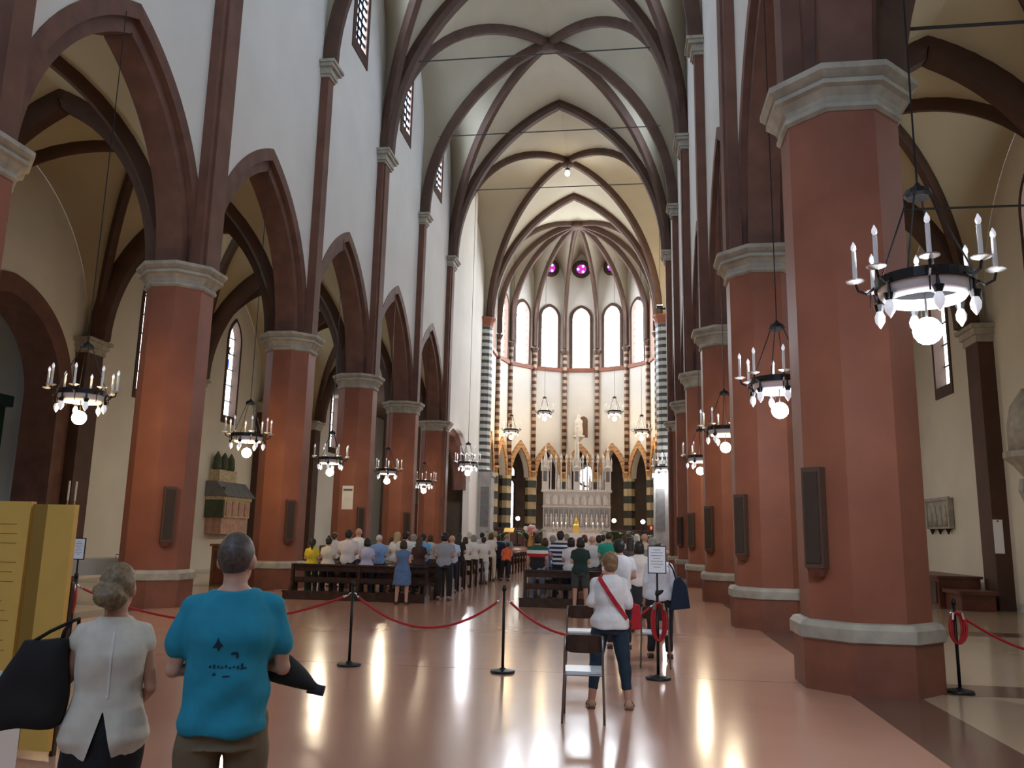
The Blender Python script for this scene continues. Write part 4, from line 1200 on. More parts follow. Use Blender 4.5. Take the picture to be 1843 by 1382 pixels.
MB().tube([(.6, -.3, 1.0), (.6, -.3, 1.1), (1.1, -.3, 1.1), (1.1, -.3, .9)], .012, 6).build('rail', 'chrome', t)
p = atZ(8, 1250, .86)
t = empty('side_table', (p.x-.57, p.y+.15, 0)); tag(t, 'small pale table at the lower left corner', 'table')
MB().box(-.4, .33, -.3, .3, .70, .73).box(-.4, .33, -.31, -.295, .03, .73).box(.325, .34, -.31, .3, .03, .73).build('cloth', 'cloth_white', t)
for x in (-.36, .29):
    for y in (-.26, .26): MB().box(x-.02, x+.02, y-.02, y+.02, 0, .70).build('leg', 'dark_wood', t)
bgm = bmesh.new(); bmesh.ops.create_icosphere(bgm, subdivisions=3, radius=.16)
random.seed(2)
for v in bgm.verts:
    n_ = math.sin(v.co.x*37)*math.cos(v.co.y*41+1)*math.sin(v.co.z*33+2)
    v.co *= 1+.22*n_
    v.co.z *= .75
me = bpy.data.meshes.new('plastic_bag'); bgm.to_mesh(me); bgm.free(); me.materials.append(mat('plastic', (0.45, 0.55, 0.57), .35, var=.3, scale=14))
o = link('plastic_bag', me, None, (p.x-.16, p.y+.1, .835)); tag(o, 'crumpled pale plastic bag on the table at the lower left', 'bag'); me.polygons.foreach_set('use_smooth', [True]*len(me.polygons))

# chapel furniture, wall monuments
t = empty('chapel_screen', (-AW-1.7, 22.0, 0)); tag(t, 'tall dark green wooden screen inside the left chapel arch', 'screen')
MB().box(-.12, .12, -2.4, 1.2, 0, 5.4).box(-.2, .3, -2.5, 1.3, 5.4, 5.75).build('body', 'dark_green_wood', t)
for k in range(3): MB().box(.12, .17, -2.1+1.05*k, -1.25+1.05*k, .5, 4.9).build('panel', 'dark_green_wood', t)
t = empty('wall_tomb', (-AW, 34.4, 0)); tag(t, 'carved stone wall tomb with gabled lid and three spires on the left aisle wall', 'tomb')
MB().box(0, .75, -1.0, 1.3, 1.5, 2.2).build('corbel_base', 'relief_pink', t)
MB().box(0, .85, -1.1, 1.4, 2.2, 2.95).build('sarcophagus', 'relief_cream', t)
MB().box(0.0, .86, -1.12, -1.0, 2.2, 3.5).build('side_slab', 'green_slate', t)
MB().box(0, .9, -1.15, 1.45, 2.95, 3.1).build('cornice', 'relief_cream', t)
MB().prism([(-.03, 3.1), (1.05, 3.1), (.5, 3.75), (-.03, 3.75)], 'Y', -1.2, 1.5).build('lid', 'slate', t)
for k in range(4): MB().box(.855, .9, -.9+.58*k, -.5+.58*k, 2.28, 2.88).build('relief_panel', 'relief_pink', t)
MB().box(.0, .5, -1.0, .6, 3.75, 4.25).build('upper_chest', 'relief_cream', t)
for k in range(3): MB().lathe([(.16, 4.25), (.2, 4.4), (.16, 4.8), (.02, 5.05)], (.25, -.8+.62*k, 0), 8).build('spire', 'green_slate', t, smooth=True)
t = empty('relief_plaque', (AW-.02, 28.8, 0)); tag(t, 'square carved stone relief on the right aisle wall', 'plaque')
MB().box(-.12, 0, -1.0, 1.0, 2.2, 3.15).build('slab', 'stone', t)
MB().box(-.17, -.1, -1.05, 1.05, 3.1, 3.2).box(-.16, -.1, -1.02, -.9, 2.2, 3.1).box(-.16, -.1, .9, 1.02, 2.2, 3.1).build('border', 'stone', t)
for k in range(4): MB().lathe([(.13, 2.28), (.16, 2.5), (.1, 2.7), (.06, 2.74), (.09, 2.85), (.02, 2.95)], (-.13, -.65+.43*k, 0), 8, sx=.4).build('carved_figure', 'stone', t, smooth=True)
for k in range(3): MB().lathe([(.02, 2.02), (.09, 2.2)], (-.08, -.7+.7*k, 0), 6).build('bracket', 'iron', t)
t = empty('wooden_chest', (13.0, 26.7, 0)); tag(t, 'long dark reddish wooden bench chest along the right aisle wall', 'chest')
MB().box(-.55, .55, -1.9, 1.7, 0, .78).box(-.6, .6, -1.95, 1.75, .78, .85).build('body', 'red_wood', t)
for k in range(4): MB().box(-.58, -.55, -1.75+.88*k, -1.05+.88*k, .1, .68).build('door', 'dark_wood', t)
MB().box(-.42, .42, -3.1, -2.0, 0, .42).box(-.5, .46, -3.2, -1.98, .42, .52).build('step', 'red_wood', t)
t = empty('paper_notice', (0, 0, 0)); t.location = (13.8, YJ(2)-.425, 1.5); tag(t, 'white paper notice pinned to the dark right aisle pilaster', 'notice')
MB().box(-.12, .12, -.012, 0, 0, .9).build('sheet', 'paper', t); MB().box(-.02, .02, -.016, -.011, .84, .88).build('pin', 'iron', t)
t = empty('wall_niche', (AW, 22.6, 0)); tag(t, 'carved stone hood and console on the wall at the right edge', 'niche')
MB().lathe([(.15, 3.4), (.45, 3.75), (.7, 3.95), (.7, 4.1)], (0, 0, 0), 14, sx=.8).build('console', 'stone', t)
MB().lathe([(.66, 4.1), (.66, 4.8), (.5, 5.3), (.2, 5.6), (.05, 5.75)], (0, 0, 0), 14, sx=.6).build('hood', 'stone', t, smooth=True)
MB().lathe([(.05, 2.7), (.2, 3.1), (.15, 3.4)], (-.12, 0, 0), 10).build('corbel', 'stone', t)
pn = pillars[(-1, 3)]
t = empty('paper_notice', (-W+.05, YJ(3)-.712, 2.55)); tag(t, 'pale notice sheet on the third left pillar', 'notice')
MB().box(-.22, .22, -.012, 0, 0, .9).build('sheet', 'marble', t); MB().box(-.18, .18, -.0135, -.012, .7, .78).build('heading', 'ink', t)
for k, y in enumerate((YJ(2)-1.05, YJ(2)-.72)):
    o = empty('brass_candle_pole', (-13.3, y, 0)); tag(o, ['left of two slim brass candle poles by the left aisle pilaster', 'right of two slim brass candle poles by the left aisle pilaster'][k], 'candle pole', 'brass candle poles')
    MB().lathe([(.14, 0), (.14, .04), (.022, .1), (.022, 2.5)], n=10).build('pole', 'brass', o); MB().lathe([(.03, 2.5), (.03, 3.1)], n=8).build('candle', 'candle', o)
t = empty('wall_painting', (-AW+.02, 41.5, 0)); tag(t, 'dark wooden cupboard at the foot of the second left pillar', 'cupboard')
t.location = (-8.2, YJ(2)-.2, 0); MB().box(-.5, .3, -.3, .3, 0, 1.2).box(-.55, .35, -.35, .35, 1.2, 1.27).build('body', 'brown_wood', t); MB().box(-.4, .2, -.33, -.3, .1, 1.1).build('door', 'red_wood', t)
t.name = 'cupboard'

# ================================================================== PEOPLE
def remeshed(mb, name, mats, voxel, smooth=6, disp=None):
    """one continuous surface grown from overlapping lofts"""
    me = bpy.data.meshes.new(name+'_raw'); me.from_pydata([tuple(v) for v in mb.v], [], mb.f)
    bm = bmesh.new(); bm.from_mesh(me); bmesh.ops.recalc_face_normals(bm, faces=bm.faces); bm.to_mesh(me); bm.free()
    ob = bpy.data.objects.new('tmp', me); col.objects.link(ob)
    m = ob.modifiers.new('r', 'REMESH'); m.mode = 'VOXEL'; m.voxel_size = voxel; m.use_smooth_shade = True
    if smooth:
        s_ = ob.modifiers.new('s', 'SMOOTH'); s_.factor = .5; s_.iterations = smooth
    dg = bpy.context.evaluated_depsgraph_get()
    out = bpy.data.meshes.new_from_object(ob.evaluated_get(dg)); out.name = name
    bpy.data.objects.remove(ob); bpy.data.meshes.remove(me)
    if disp: disp(out)
    out.materials.clear()
    for k in (mats if isinstance(mats, (list, tuple)) else [mats]): out.materials.append(MT[k] if isinstance(k, str) else k)
    out.polygons.foreach_set('use_smooth', [True]*len(out.polygons))
    return out
def folds(amp=.006, fz=0.0, seed=0):
    def f(me):
        n = len(me.vertices); co = np.empty(n*3); me.vertices.foreach_get('co', co); co = co.reshape(-1, 3)
        no = np.empty(n*3); me.vertices.foreach_get('normal', no); no = no.reshape(-1, 3)
        x, y, z = co.T
        a = np.sin(9*x+14*z+seed)*np.cos(17*z-11*x+2*seed)+.7*np.sin(31*z+13*x*np.sign(x+.01)+seed)*np.cos(6*x+seed)+.5*np.sin(22*x+9*z+1.7*seed)
        a += .9*np.sin(30*x+5*np.sin(7*z+seed)+seed)*np.clip((1.3-z)*2.2, 0, 1)
        co += no*(amp*a)[:, None]
        me.vertices.foreach_set('co', co.ravel())
    return f
MALE = dict(sh=.168, hip=.10, tor=[(.82, .125, .10), (.90, .160, .118), (.98, .158, .112), (1.06, .150, .105), (1.15, .158, .112), (1.25, .172, .120), (1.33, .172, .113), (1.375, .148, .098), (1.415, .105, .08), (1.455, .066, .062), (1.48, .055, .055)], la=1.0)
FEM = dict(sh=.142, hip=.10, tor=[(.80, .13, .105), (.88, .172, .128), (.95, .168, .122), (1.03, .135, .100), (1.10, .125, .094), (1.18, .138, .106), (1.27, .146, .116), (1.33, .144, .105), (1.375, .122, .088), (1.415, .082, .068), (1.45, .054, .054), (1.47, .048, .048)], la=.86)
def arm_pts(B, pose, s_):
    sh = Vector((s_*B['sh'], -.005, 1.365))
    if pose == 'down': e, w = Vector((s_*(B['sh']+.045), -.03, 1.10)), Vector((s_*(B['sh']+.055), .06, .86))
    elif pose == 'front': e, w = Vector((s_*(B['sh']+.048), -.03, 1.11)), Vector((s_*.07, .20, 1.05))
    elif pose == 'crossed':
        e, w = Vector((s_*(B['sh']+.060), .02, 1.11)), Vector((-s_*.02, .215, 1.13+s_*.03))
    elif pose == 'bag':       # one arm forward and bent, the other holding a strap
        if s_ < 0: e, w = Vector((s_*(B['sh']+.05), .02, 1.15)), Vector((s_*(B['sh']-.02), .20, 1.26))
        else: e, w = Vector((s_*(B['sh']+.055), -.03, 1.10)), Vector((s_*(B['sh']-.02), .18, .97))
    elif pose == 'hips':
        e, w = Vector((s_*(B['sh']+.10), -.05, 1.14)), Vector((s_*(.12), .14, 1.0))
    return sh, e, w
def limb(mb, pts, rads, n=12):
    P = [Vector(p) for p in pts]; fine = []; fr = []
    for i in range(len(P)-1):
        for k in range(4):
            t = k/4; fine.append(P[i].lerp(P[i+1], t)); fr.append(rads[i]+(rads[i+1]-rads[i])*t)
    fine.append(P[-1]); fr.append(rads[-1])
    mb.tube(fine, 0, n, rad=fr)
    for p, r_ in zip(P, rads): mb.ball(p, r_*.98, n=10, m=6)
def hand(mb, w, e, k=1.0, curl=.5, s_=1):
    d = (w-e).normalized(); side = d.cross(Vector((0, 0, 1))).normalized() if abs(d.z) < .9 else Vector((0, 1, 0))
    nrm = side.cross(d).normalized()
    palm = w+d*.045
    mb.tube([w-d*.01, w+d*.02, w+d*.06, w+d*.088], 0, 10, rad=[(.024, .02), (.034, .019), (.042, .017), (.040, .014)])
    for q in range(4):
        off = (-.03+.02*q); L = (.062, .072, .068, .052)[q]
        b0 = w+d*.082+side*off
        p1 = b0+(d*.9-nrm*.25*curl)*L*.45; p2 = p1+(d*.6-nrm*.75*curl)*L*.35; p3 = p2+(d*.3-nrm*.9*curl)*L*.28
        mb.tube([b0-d*.02, b0, p1, p2, p3], 0, 8, rad=[.0095, .0095, .009, .0085, .007])
    b0 = w+d*.02+side*(.028*s_)
    mb.tube([b0, b0+(d*.5+side*s_*.75-nrm*.2)*.04, b0+(d*.95+side*s_*.45-nrm*.4)*.075], 0, 8, rad=[.013, .011, .009])
def torso(mb, B, z0, z1, e=0.0, flare=0.0, n=20, top_shrink=True, hunch=0.0):
    T = [t for t in B['tor']]
    zs = [z0]+[t[0] for t in T if z0+.01 < t[0] < z1-.01]+[z1]
    prof = []
    for z in zs:
        zz = min(max(z, T[0][0]), T[-1][0])
        for i in range(len(T)-1):
            if T[i][0] <= zz <= T[i+1][0]:
                t = (zz-T[i][0])/(T[i+1][0]-T[i][0]); rx = T[i][1]+(T[i+1][1]-T[i][1])*t; ry = T[i][2]+(T[i+1][2]-T[i][2])*t; break
        ex = e+flare*max(0, (1.2-z)/.4)
        if z < T[0][0]: rx, ry = T[1][1], T[1][2]
        prof.append((rx+ex, ry+ex, z))
    vs = []; fs = []; N = len(prof)
    for (rx, ry, z) in prof:
        for k in range(n):
            a = 2*PI*k/n; ca, sa = math.cos(a), math.sin(a)
            px = math.copysign(abs(ca)**.85, ca); py = math.copysign(abs(sa)**.85, sa)
            yo = -.012*math.sin(max(0, min(1, (z-1.0)/.4))*PI)
            vs.append((rx*px, ry*py+yo, z))
    for i in range(N-1):
        for k in range(n):
            k2 = (k+1) % n; fs.append((i*n+k, i*n+k2, (i+1)*n+k2, (i+1)*n+k))
    fs.append(tuple(reversed(range(n)))); fs.append(tuple(range((N-1)*n, N*n)))
    mb.add(vs, fs)
def legs_pts(B, spread=.0, bend=0.0):
    out = []
    for s_ in (-1, 1):
        out.append([Vector((s_*B['hip']*.95, 0, .88)), Vector((s_*(B['hip']+spread*.5), .015+bend, .49)), Vector((s_*(B['hip']+spread), -.015, .085))])
    return out
def head(mb, turn=0.0, tilt=0.0):
    rot = Matrix.Rotation(turn, 3, 'Z') @ Matrix.Rotation(tilt, 3, 'X'); c = Vector((0, .01, 1.575))
    def B(o, rx, ry, rz): mb.ball(c+rot @ Vector(o), rx, ry, rz, n=16, m=10, rot=rot)
    B((0, -.008, .018), .077, .096, .102); B((0, .025, -.045), .056, .066, .072); B((0, .055, -.085), .034, .034, .03)
    B((0, .098, -.012), .012, .02, .024); B((0, .088, -.055), .024, .014, .010)
    for s_ in (-1, 1):
        B((s_*.078, -.005, -.01), .012, .022, .034); B((s_*.03, .083, .018), .016, .012, .010)
    mb.tube([Vector((0, -.01, 1.42)), Vector((0, -.008, 1.46)), Vector((0, .0, 1.53))], 0, 14, rad=[.060, .053, .052])
def make_body(B, pose, name, voxel=.010, spread=.02, turn=0.0, tilt=0.0, fingers=True, m='skin'):
    mb = MB(); torso(mb, B, .82, 1.46)
    head(mb, turn, tilt)
    for s_ in (-1, 1):
        sh, e, w = arm_pts(B, pose, s_); k = B['la']
        limb(mb, [sh, e, w], [.045*k, .037*k, .027*k])
        if fingers: hand(mb, w, e, curl=.7, s_=s_)
        else: mb.tube([w, w+(w-e).normalized()*.09, w+(w-e).normalized()*.15], 0, 8, rad=[(.025, .022), (.04, .018), (.02, .012)])
    for L in legs_pts(B, spread):
        limb(mb, L, [.085, .056, .038])
        a = L[2]; s_ = math.copysign(1, a.x)
        mb.tube([a+Vector((0, -.05, -.035)), a+Vector((0, 0, -.04)), a+Vector((s_*.01, .09, -.055)), a+Vector((s_*.015, .17, -.065))], 0, 10, rad=[(.03, .035), (.036, .042), (.043, .026), (.03, .014)])
    return remeshed(mb, name, m, voxel, 4)
def make_top(B, pose, name, z0=.84, sleeve=.55, e=.016, flare=.0, voxel=.012, amp=.004, seed=0, zt=1.445, m='cloth_white', slit=False):
    mb = MB(); torso(mb, B, z0, zt, e, flare)
    for s_ in (-1, 1):
        sh, el, w = arm_pts(B, pose, s_); k = B['la']
        inn = Vector((s_*B['sh']*.45, -.005, 1.385))
        if sleeve <= 1: end = sh.lerp(el, sleeve); pts = [inn, sh, end]; rd = [.045*k+e*.3, .047*k+e*.6, .044*k+e*.9]
        else: end = el.lerp(w, sleeve-1); pts = [inn, sh, el, end]; rd = [.045*k+e*.3, .047*k+e*.6, .040*k+e*.7, .033*k+e*.7]
        if sleeve > 0: limb(mb, pts, rd)
    out = remeshed(mb, name, m, voxel, 5, folds(amp, seed=seed))
    return out
def make_trousers(B, name, spread=.02, zlow=.09, e=.014, voxel=.012, m='cloth_white', amp=.003, rl=None):
    mb = MB(); torso(mb, B, .80, 1.03, e*.7)
    rl = rl or (.098, .068, .052)
    for L in legs_pts(B, spread):
        end = L[2].copy()
        if zlow >= .49:
            t = (L[0].z-zlow)/(L[0].z-L[1].z); pts = [L[0], L[0].lerp(L[1], t)]; rd = [rl[0], rl[1]+.018]
        else:
            t = (L[1].z-zlow)/(L[1].z-L[2].z); pts = [L[0], L[1], L[1].lerp(L[2], t)]; rd = list(rl)
        P = pts; fine = []; fr = []
        for i in range(len(P)-1):
            for k in range(5):
                q = k/5; fine.append(P[i].lerp(P[i+1], q)); fr.append(rd[i]+(rd[i+1]-rd[i])*q)
        fine.append(P[-1]); fr.append(rd[-1]); mb.tube(fine, 0, 14, rad=fr)
        mb.ball(L[0], rl[0]*1.02, n=12, m=8)
    return remeshed(mb, name, m, voxel, 4, folds(amp, seed=3))
def make_skirt(B, name, zlow=.5, zt=1.04, w0=.15, w1=.22, voxel=.014, m='cloth_white'):
    mb = MB(); n = 28; prof = [(zlow, w1, w1*.75), (zlow+.2, w1*.97, w1*.72), (.9, .178+.012, .14), (zt-.05, w0, w0*.76), (zt, w0*.97, w0*.74)]
    vs = []; fs = []
    for (z, rx, ry) in prof:
        for k in range(n): a = 2*PI*k/n; vs.append((rx*math.cos(a), ry*math.sin(a), z))
    for i in range(len(prof)-1):
        for k in range(n): k2 = (k+1) % n; fs.append((i*n+k, i*n+k2, (i+1)*n+k2, (i+1)*n+k))
    fs.append(tuple(reversed(range(n)))); fs.append(tuple(range((len(prof)-1)*n, len(prof)*n))); mb.add(vs, fs)
    return remeshed(mb, name, m, voxel, 4, folds(.005, seed=5))
def make_hair(name, kind, turn=0.0, voxel=.010, m='cloth_white', tilt=0.0):
    mb = MB(); rot = Matrix.Rotation(turn, 3, 'Z') @ Matrix.Rotation(tilt, 3, 'X'); c = Vector((0, .01, 1.575))
    def B(o, rx, ry, rz): mb.ball(c+rot @ Vector(o), rx, ry, rz, n=18, m=12, rot=rot)
    if kind == 'cropped': B((0, -.018, .024), .0795, .091, .101)
    else:
        B((0, -.022, .028), .087, .094, .104); B((0, -.052, -.03), .074, .062, .075)
    if kind == 'bob': B((0, -.04, -.05), .090, .066, .085); B((-.06, -.01, -.05), .035, .05, .075); B((.06, -.01, -.05), .035, .05, .075)
    if kind == 'long':
        B((0, -.04, -.05), .090, .066, .09)
        mb.tube([c+rot @ Vector(q) for q in ((0, -.07, .0), (0, -.085, -.1), (0, -.10, -.2), (.01, -.115, -.30))], 0, 12, rad=[(.08, .045), (.085, .04), (.075, .03), (.03, .018)])
    if kind == 'tail':
        B((0, -.10, .04), .03, .03, .03)
        mb.tube([c+rot @ Vector(q) for q in ((0, -.10, .04), (.01, -.135, -.02), (.02, -.13, -.12), (.02, -.12, -.22))], 0, 10, rad=[.022, .034, .032, .012])
    if kind == 'bun': B((0, -.105, .035), .048, .042, .045)
    if kind == 'highbun': B((0, -.05, .135), .04, .04, .036)
    if kind == 'lowbun':
        B((-.01, -.125, -.035), .058, .045, .050); B((.03, -.115, -.02), .045, .04, .04); B((-.045, -.10, .0), .04, .04, .035)
    def strands(me):
        n = len(me.vertices); co = np.empty(n*3); me.vertices.foreach_get('co', co); co = co.reshape(-1, 3)
        no = np.empty(n*3); me.vertices.foreach_get('normal', no); no = no.reshape(-1, 3)
        a = np.sin(co[:, 0]*190+25*np.sin(co[:, 2]*30))*.5+np.sin(co[:, 2]*70+co[:, 0]*60)*.5
        co += no*(.0022*a)[:, None]; me.vertices.foreach_set('co', co.ravel())
    return remeshed(mb, name, m, voxel, 3, None if kind == 'cropped' else strands)
def make_shoe(B, s_, spread=.02, m='dark_wood'):
    mb = MB(); a = legs_pts(B, spread)[0 if s_ < 0 else 1][2]
    mb.tube([a+Vector((0, -.065, -.045)), a+Vector((0, -.02, -.045)), a+Vector((s_*.01, .09, -.055)), a+Vector((s_*.016, .185, -.062))], 0, 12, rad=[(.034, .030), (.042, .040), (.050, .030), (.032, .020)])
    mb.box(a.x-.038+s_*.008, a.x+.042+s_*.008, -.085, .16, 0.0, .03)
    return remeshed(mb, 'shoe', m, .011, 3)
def make_sandal(B, s_, spread=.02, m='brown_wood'):
    mb = MB(); a = legs_pts(B, spread)[0 if s_ < 0 else 1][2]
    mb.prism([(a.x-.04, -.09), (a.x+.04, -.09), (a.x+.05+s_*.012, .10), (a.x+.02+s_*.015, .18), (a.x-.03+s_*.015, .17), (a.x-.045+s_*.012, .08)], 'Z', 0.0, .025)
    mb.tube([(a.x-.05+s_*.01, .09, .012), (a.x-.03+s_*.01, .09, .055), (a.x+.03+s_*.01, .09, .055), (a.x+.055+s_*.01, .09, .012)], .010, 8)
    return remeshed(mb, 'sandal', m, .008, 2)
def dye(o, m):
    o.material_slots[0].link = 'OBJECT'; o.material_slots[0].material = MT[m] if isinstance(m, str) else m
_cl = {}
def cloth(c, rough=.85):
    k = tuple(round(x, 3) for x in c)
    if k not in _cl: _cl[k] = mat('fabric_%d' % len(_cl), c, rough, var=.06, scale=20)
    return _cl[k]
def lens(c):
    k = ('h',)+tuple(c)
    if k not in _cl: _cl[k] = mat('hair_%d' % len(_cl), c, .5, var=.45, scale=55)
    return _cl[k]

# --- crowd: shared meshes, one set of coloured garments per person
V = .018
CB = {}
for sx_, B in (('m', MALE), ('f', FEM)):
    for pose in ('front', 'down'):
        CB[(sx_, pose, 'body')] = make_body(B, pose, 'body', V, fingers=False)
        CB[(sx_, pose, 'tee')] = make_top(B, pose, 'shirt', voxel=V, seed=1)
        CB[(sx_, pose, 'tank')] = make_top(B, pose, 'shirt', voxel=V, seed=2, sleeve=.12)
        CB[(sx_, pose, 'long')] = make_top(B, pose, 'shirt', voxel=V, seed=4, sleeve=1.8)
    CB[(sx_, 'trousers')] = make_trousers(B, 'trousers', voxel=V)
    CB[(sx_, 'shorts')] = make_trousers(B, 'shorts', voxel=V, zlow=.52)
    for q in (-1, 1): CB[(sx_, 'shoe', q)] = make_shoe(B, q)
CB['skirt'] = make_skirt(FEM, 'skirt', voxel=V)
for k in ('short', 'bob', 'long', 'tail', 'bun', 'highbun', 'cropped'): CB[('hair', k)] = make_hair('hair', k, voxel=.016)
HAIR = {'black': (.012, .010, .009), 'brown': (.05, .025, .012), 'grey': (.28, .27, .25), 'white': (.6, .58, .54), 'blond': (.42, .30, .15), 'auburn': (.10, .035, .015)}
WHITE, CREAM, NAVY, BLACK = (.78, .77, .76), (.70, .62, .48), (.012, .018, .05), (.015, .015, .018)
NAMES = []
def person(px, py, Y, sex, top, bottom, hair, hcol, label, pose='front', low='trousers', cut='tee', rz=0.0, hmin=1.52, hmax=1.86, top_mat=None, z0=0.0, x=None, lean=0.0, height=None):
    p = atY(px, py, Y)
    h = height or min(hmax, max(hmin, p.z-z0))
    t = empty('person', (p.x if x is None else x, Y, z0), rz); tag(t, label, 'person', 'people standing at the service')
    s_ = h/1.70; t.scale = (s_*1.14, s_*1.08, s_)
    if lean: t.rotation_euler = (lean, 0, rz)
    b = link('body', CB[(sex, pose, 'body')], t)
    o = link('shirt', CB[(sex, pose, cut)], t); dye(o, top_mat or cloth(top))
    if low == 'skirt': o = link('skirt', CB['skirt'], t)
    else: o = link(low, CB[(sex, low)], t)
    dye(o, cloth(bottom))
    for q in (-1, 1): link('shoe', CB[(sex, 'shoe', q)], t)
    if hair:
        o = link('hair', CB[('hair', hair)], t); dye(o, lens(HAIR[hcol]))
    return t
stripes('navy_stripe', [(0.0, (.012, .022, .09)), (.5, (.75, .76, .78))], .105, rough=.85)
def jersey():
    m = mat('jersey', WHITE, .85); nt = m.node_tree; b = nt.nodes['Principled BSDF']
    tc = nt.nodes.new('ShaderNodeTexCoord'); sp = nt.nodes.new('ShaderNodeSeparateXYZ'); nt.links.new(tc.outputs['Object'], sp.inputs[0])
    mr = nt.nodes.new('ShaderNodeMapRange'); mr.inputs[1].default_value = .8; mr.inputs[2].default_value = 1.5; nt.links.new(sp.outputs['Z'], mr.inputs[0])
    r = nt.nodes.new('ShaderNodeValToRGB'); r.color_ramp.interpolation = 'CONSTANT'
    els = [(0, BLACK), (.50, (.50, .02, .02)), (.62, (.75, .74, .72)), (.74, (.02, .10, .06))]
    while len(r.color_ramp.elements) < 4: r.color_ramp.elements.new(.5)
    for i, (p_, c) in enumerate(els): r.color_ramp.elements[i].position = p_; r.color_ramp.elements[i].color = (*c, 1)
    nt.links.new(mr.outputs[0], r.inputs['Fac']); nt.links.new(r.outputs['Color'], b.inputs['Base Color'])
jersey()
r0 = YP+.51
def row(k): return r0+1.0*k
# left of the aisle
person(564, 969, row(0), 'f', (.70, .52, .03), (.03, .06, .03), 'tail', 'black', 'woman with a black ponytail in a yellow top, leftmost in the pews', hmin=1.45)
person(593, 966, row(0), 'f', CREAM, BLACK, 'highbun', 'black', 'woman with a dark topknot in a cream top, second in the first pew')
person(629, 953, row(0), 'm', (.72, .64, .62), BLACK, 'short', 'black', 'tall dark-haired man in a pale pink shirt in the first pew')
person(662, 968, row(0), 'f', (.52, .50, .66), NAVY, 'bob', 'black', 'dark-haired woman in a lavender top in the first pew')
person(646, 950, row(2), 'm', WHITE, NAVY, None, None, 'bald man in a white shirt two rows ahead of the pink shirt')
person(683, 962, row(1), 'm', (.20, .33, .62), NAVY, 'cropped', 'white', 'white-haired man in a blue shirt in the second pew')
person(706, 966, row(4), 'f', (.40, .42, .48), BLACK, 'bob', 'brown', 'woman in a grey top half hidden behind the blue dress')
person(716, 957, row(3), 'f', WHITE, CREAM, 'long', 'blond', 'woman with long blond hair in white, left pews')
person(731, 956, row(2), 'm', (.72, .72, .74), BLACK, 'short', 'black', 'dark-haired man in white behind the lady in the blue dress')
dress = person(727, 972, 20.12, 'f', (.10, .18, .34), (.10, .18, .34), 'bob', 'brown', 'woman in a belted blue dress standing behind the first left pew', low='skirt', cut='tank', pose='front')
_o = MB().tube([(.134*math.cos(2*PI*k/24), .104*math.sin(2*PI*k/24), 1.045) for k in range(24)], .012, 6, close=True).build('belt', 'dark_wood', dress)
person(756, 966, row(1), 'f', (.06, .025, .02), BLACK, 'long', 'brown', 'woman with long brown hair in a dark brown top, left pews')
person(762, 960, row(3), 'm', (.15, .38, .66), NAVY, 'short', 'black', 'dark-haired man in a bright blue shirt, left pews')
person(785, 958, row(0)+.3, 'm', (.33, .34, .38), BLACK, 'short', 'black', 'man in a grey shirt and dark trousers at the aisle end of the left pews', x=-.92)
strapped = person(800, 960, row(2), 'f', (.42, .45, .55), NAVY, 'short', 'black', 'dark-haired person in grey with a red shoulder strap by the aisle')
person(814, 963, row(3), 'm', (.52, .62, .78), NAVY, None, None, 'bald man in a light blue shirt by the aisle')
person(826, 959, row(4), 'f', BLACK, BLACK, 'long', 'black', 'woman with long black hair all in black by the aisle')
person(838, 966, row(6), 'f', (.74, .70, .68), CREAM, 'bob', 'brown', 'woman in a white blouse with brown hair farther along the left pews')
person(853, 962, row(7), 'f', WHITE, (.4, .4, .45), 'bob', 'grey', 'grey-haired woman in white farther along the left pews')
person(871, 966, row(8), 'm', WHITE, (.75, .75, .78), 'short', 'black', 'man in a white tee shirt and pale trousers stepping into the aisle')
person(884, 959, row(10), 'f', (.74, .66, .64), CREAM, 'bob', 'auburn', 'woman in pale pink with auburn hair, far left pews')
person(898, 963, row(11), 'm', NAVY, NAVY, 'short', 'black', 'man in navy near the front of the left pews')
person(912, 961, row(13), 'm', (.22, .28, .38), NAVY, 'cropped', 'grey', 'man in slate blue near the front of the left pews')
person(909, 975, row(10), 'f', (.80, .13, .04), BLACK, 'short', 'brown', 'woman in an orange top bowing beside the aisle', lean=-.5, height=1.6)
for k, (px, py, r_, c, hk, hc, lab) in enumerate(((603, 958, 4, (.55, .55, .6), 'short', 'brown', 'man in pale grey deep in the left pews'), (745, 961, 5, WHITE, 'short', 'grey', 'grey-haired man in white in the sixth left pew'), (775, 962, 6, (.6, .5, .45), 'bob', 'brown', 'woman in beige in the seventh left pew'), (868, 958, 13, (.5, .52, .6), 'short', 'black', 'man in pale blue far along the left pews'), (845, 957, 11, (.75, .73, .7), 'short', 'white', 'white-haired man in white far along the left pews'), (892, 956, 16, (.7, .6, .55), 'bob', 'blond', 'blond woman in beige near the steps on the left'))):
    person(px, py, row(r_), 'm' if hk == 'short' else 'f', c, BLACK, hk, hc, lab)
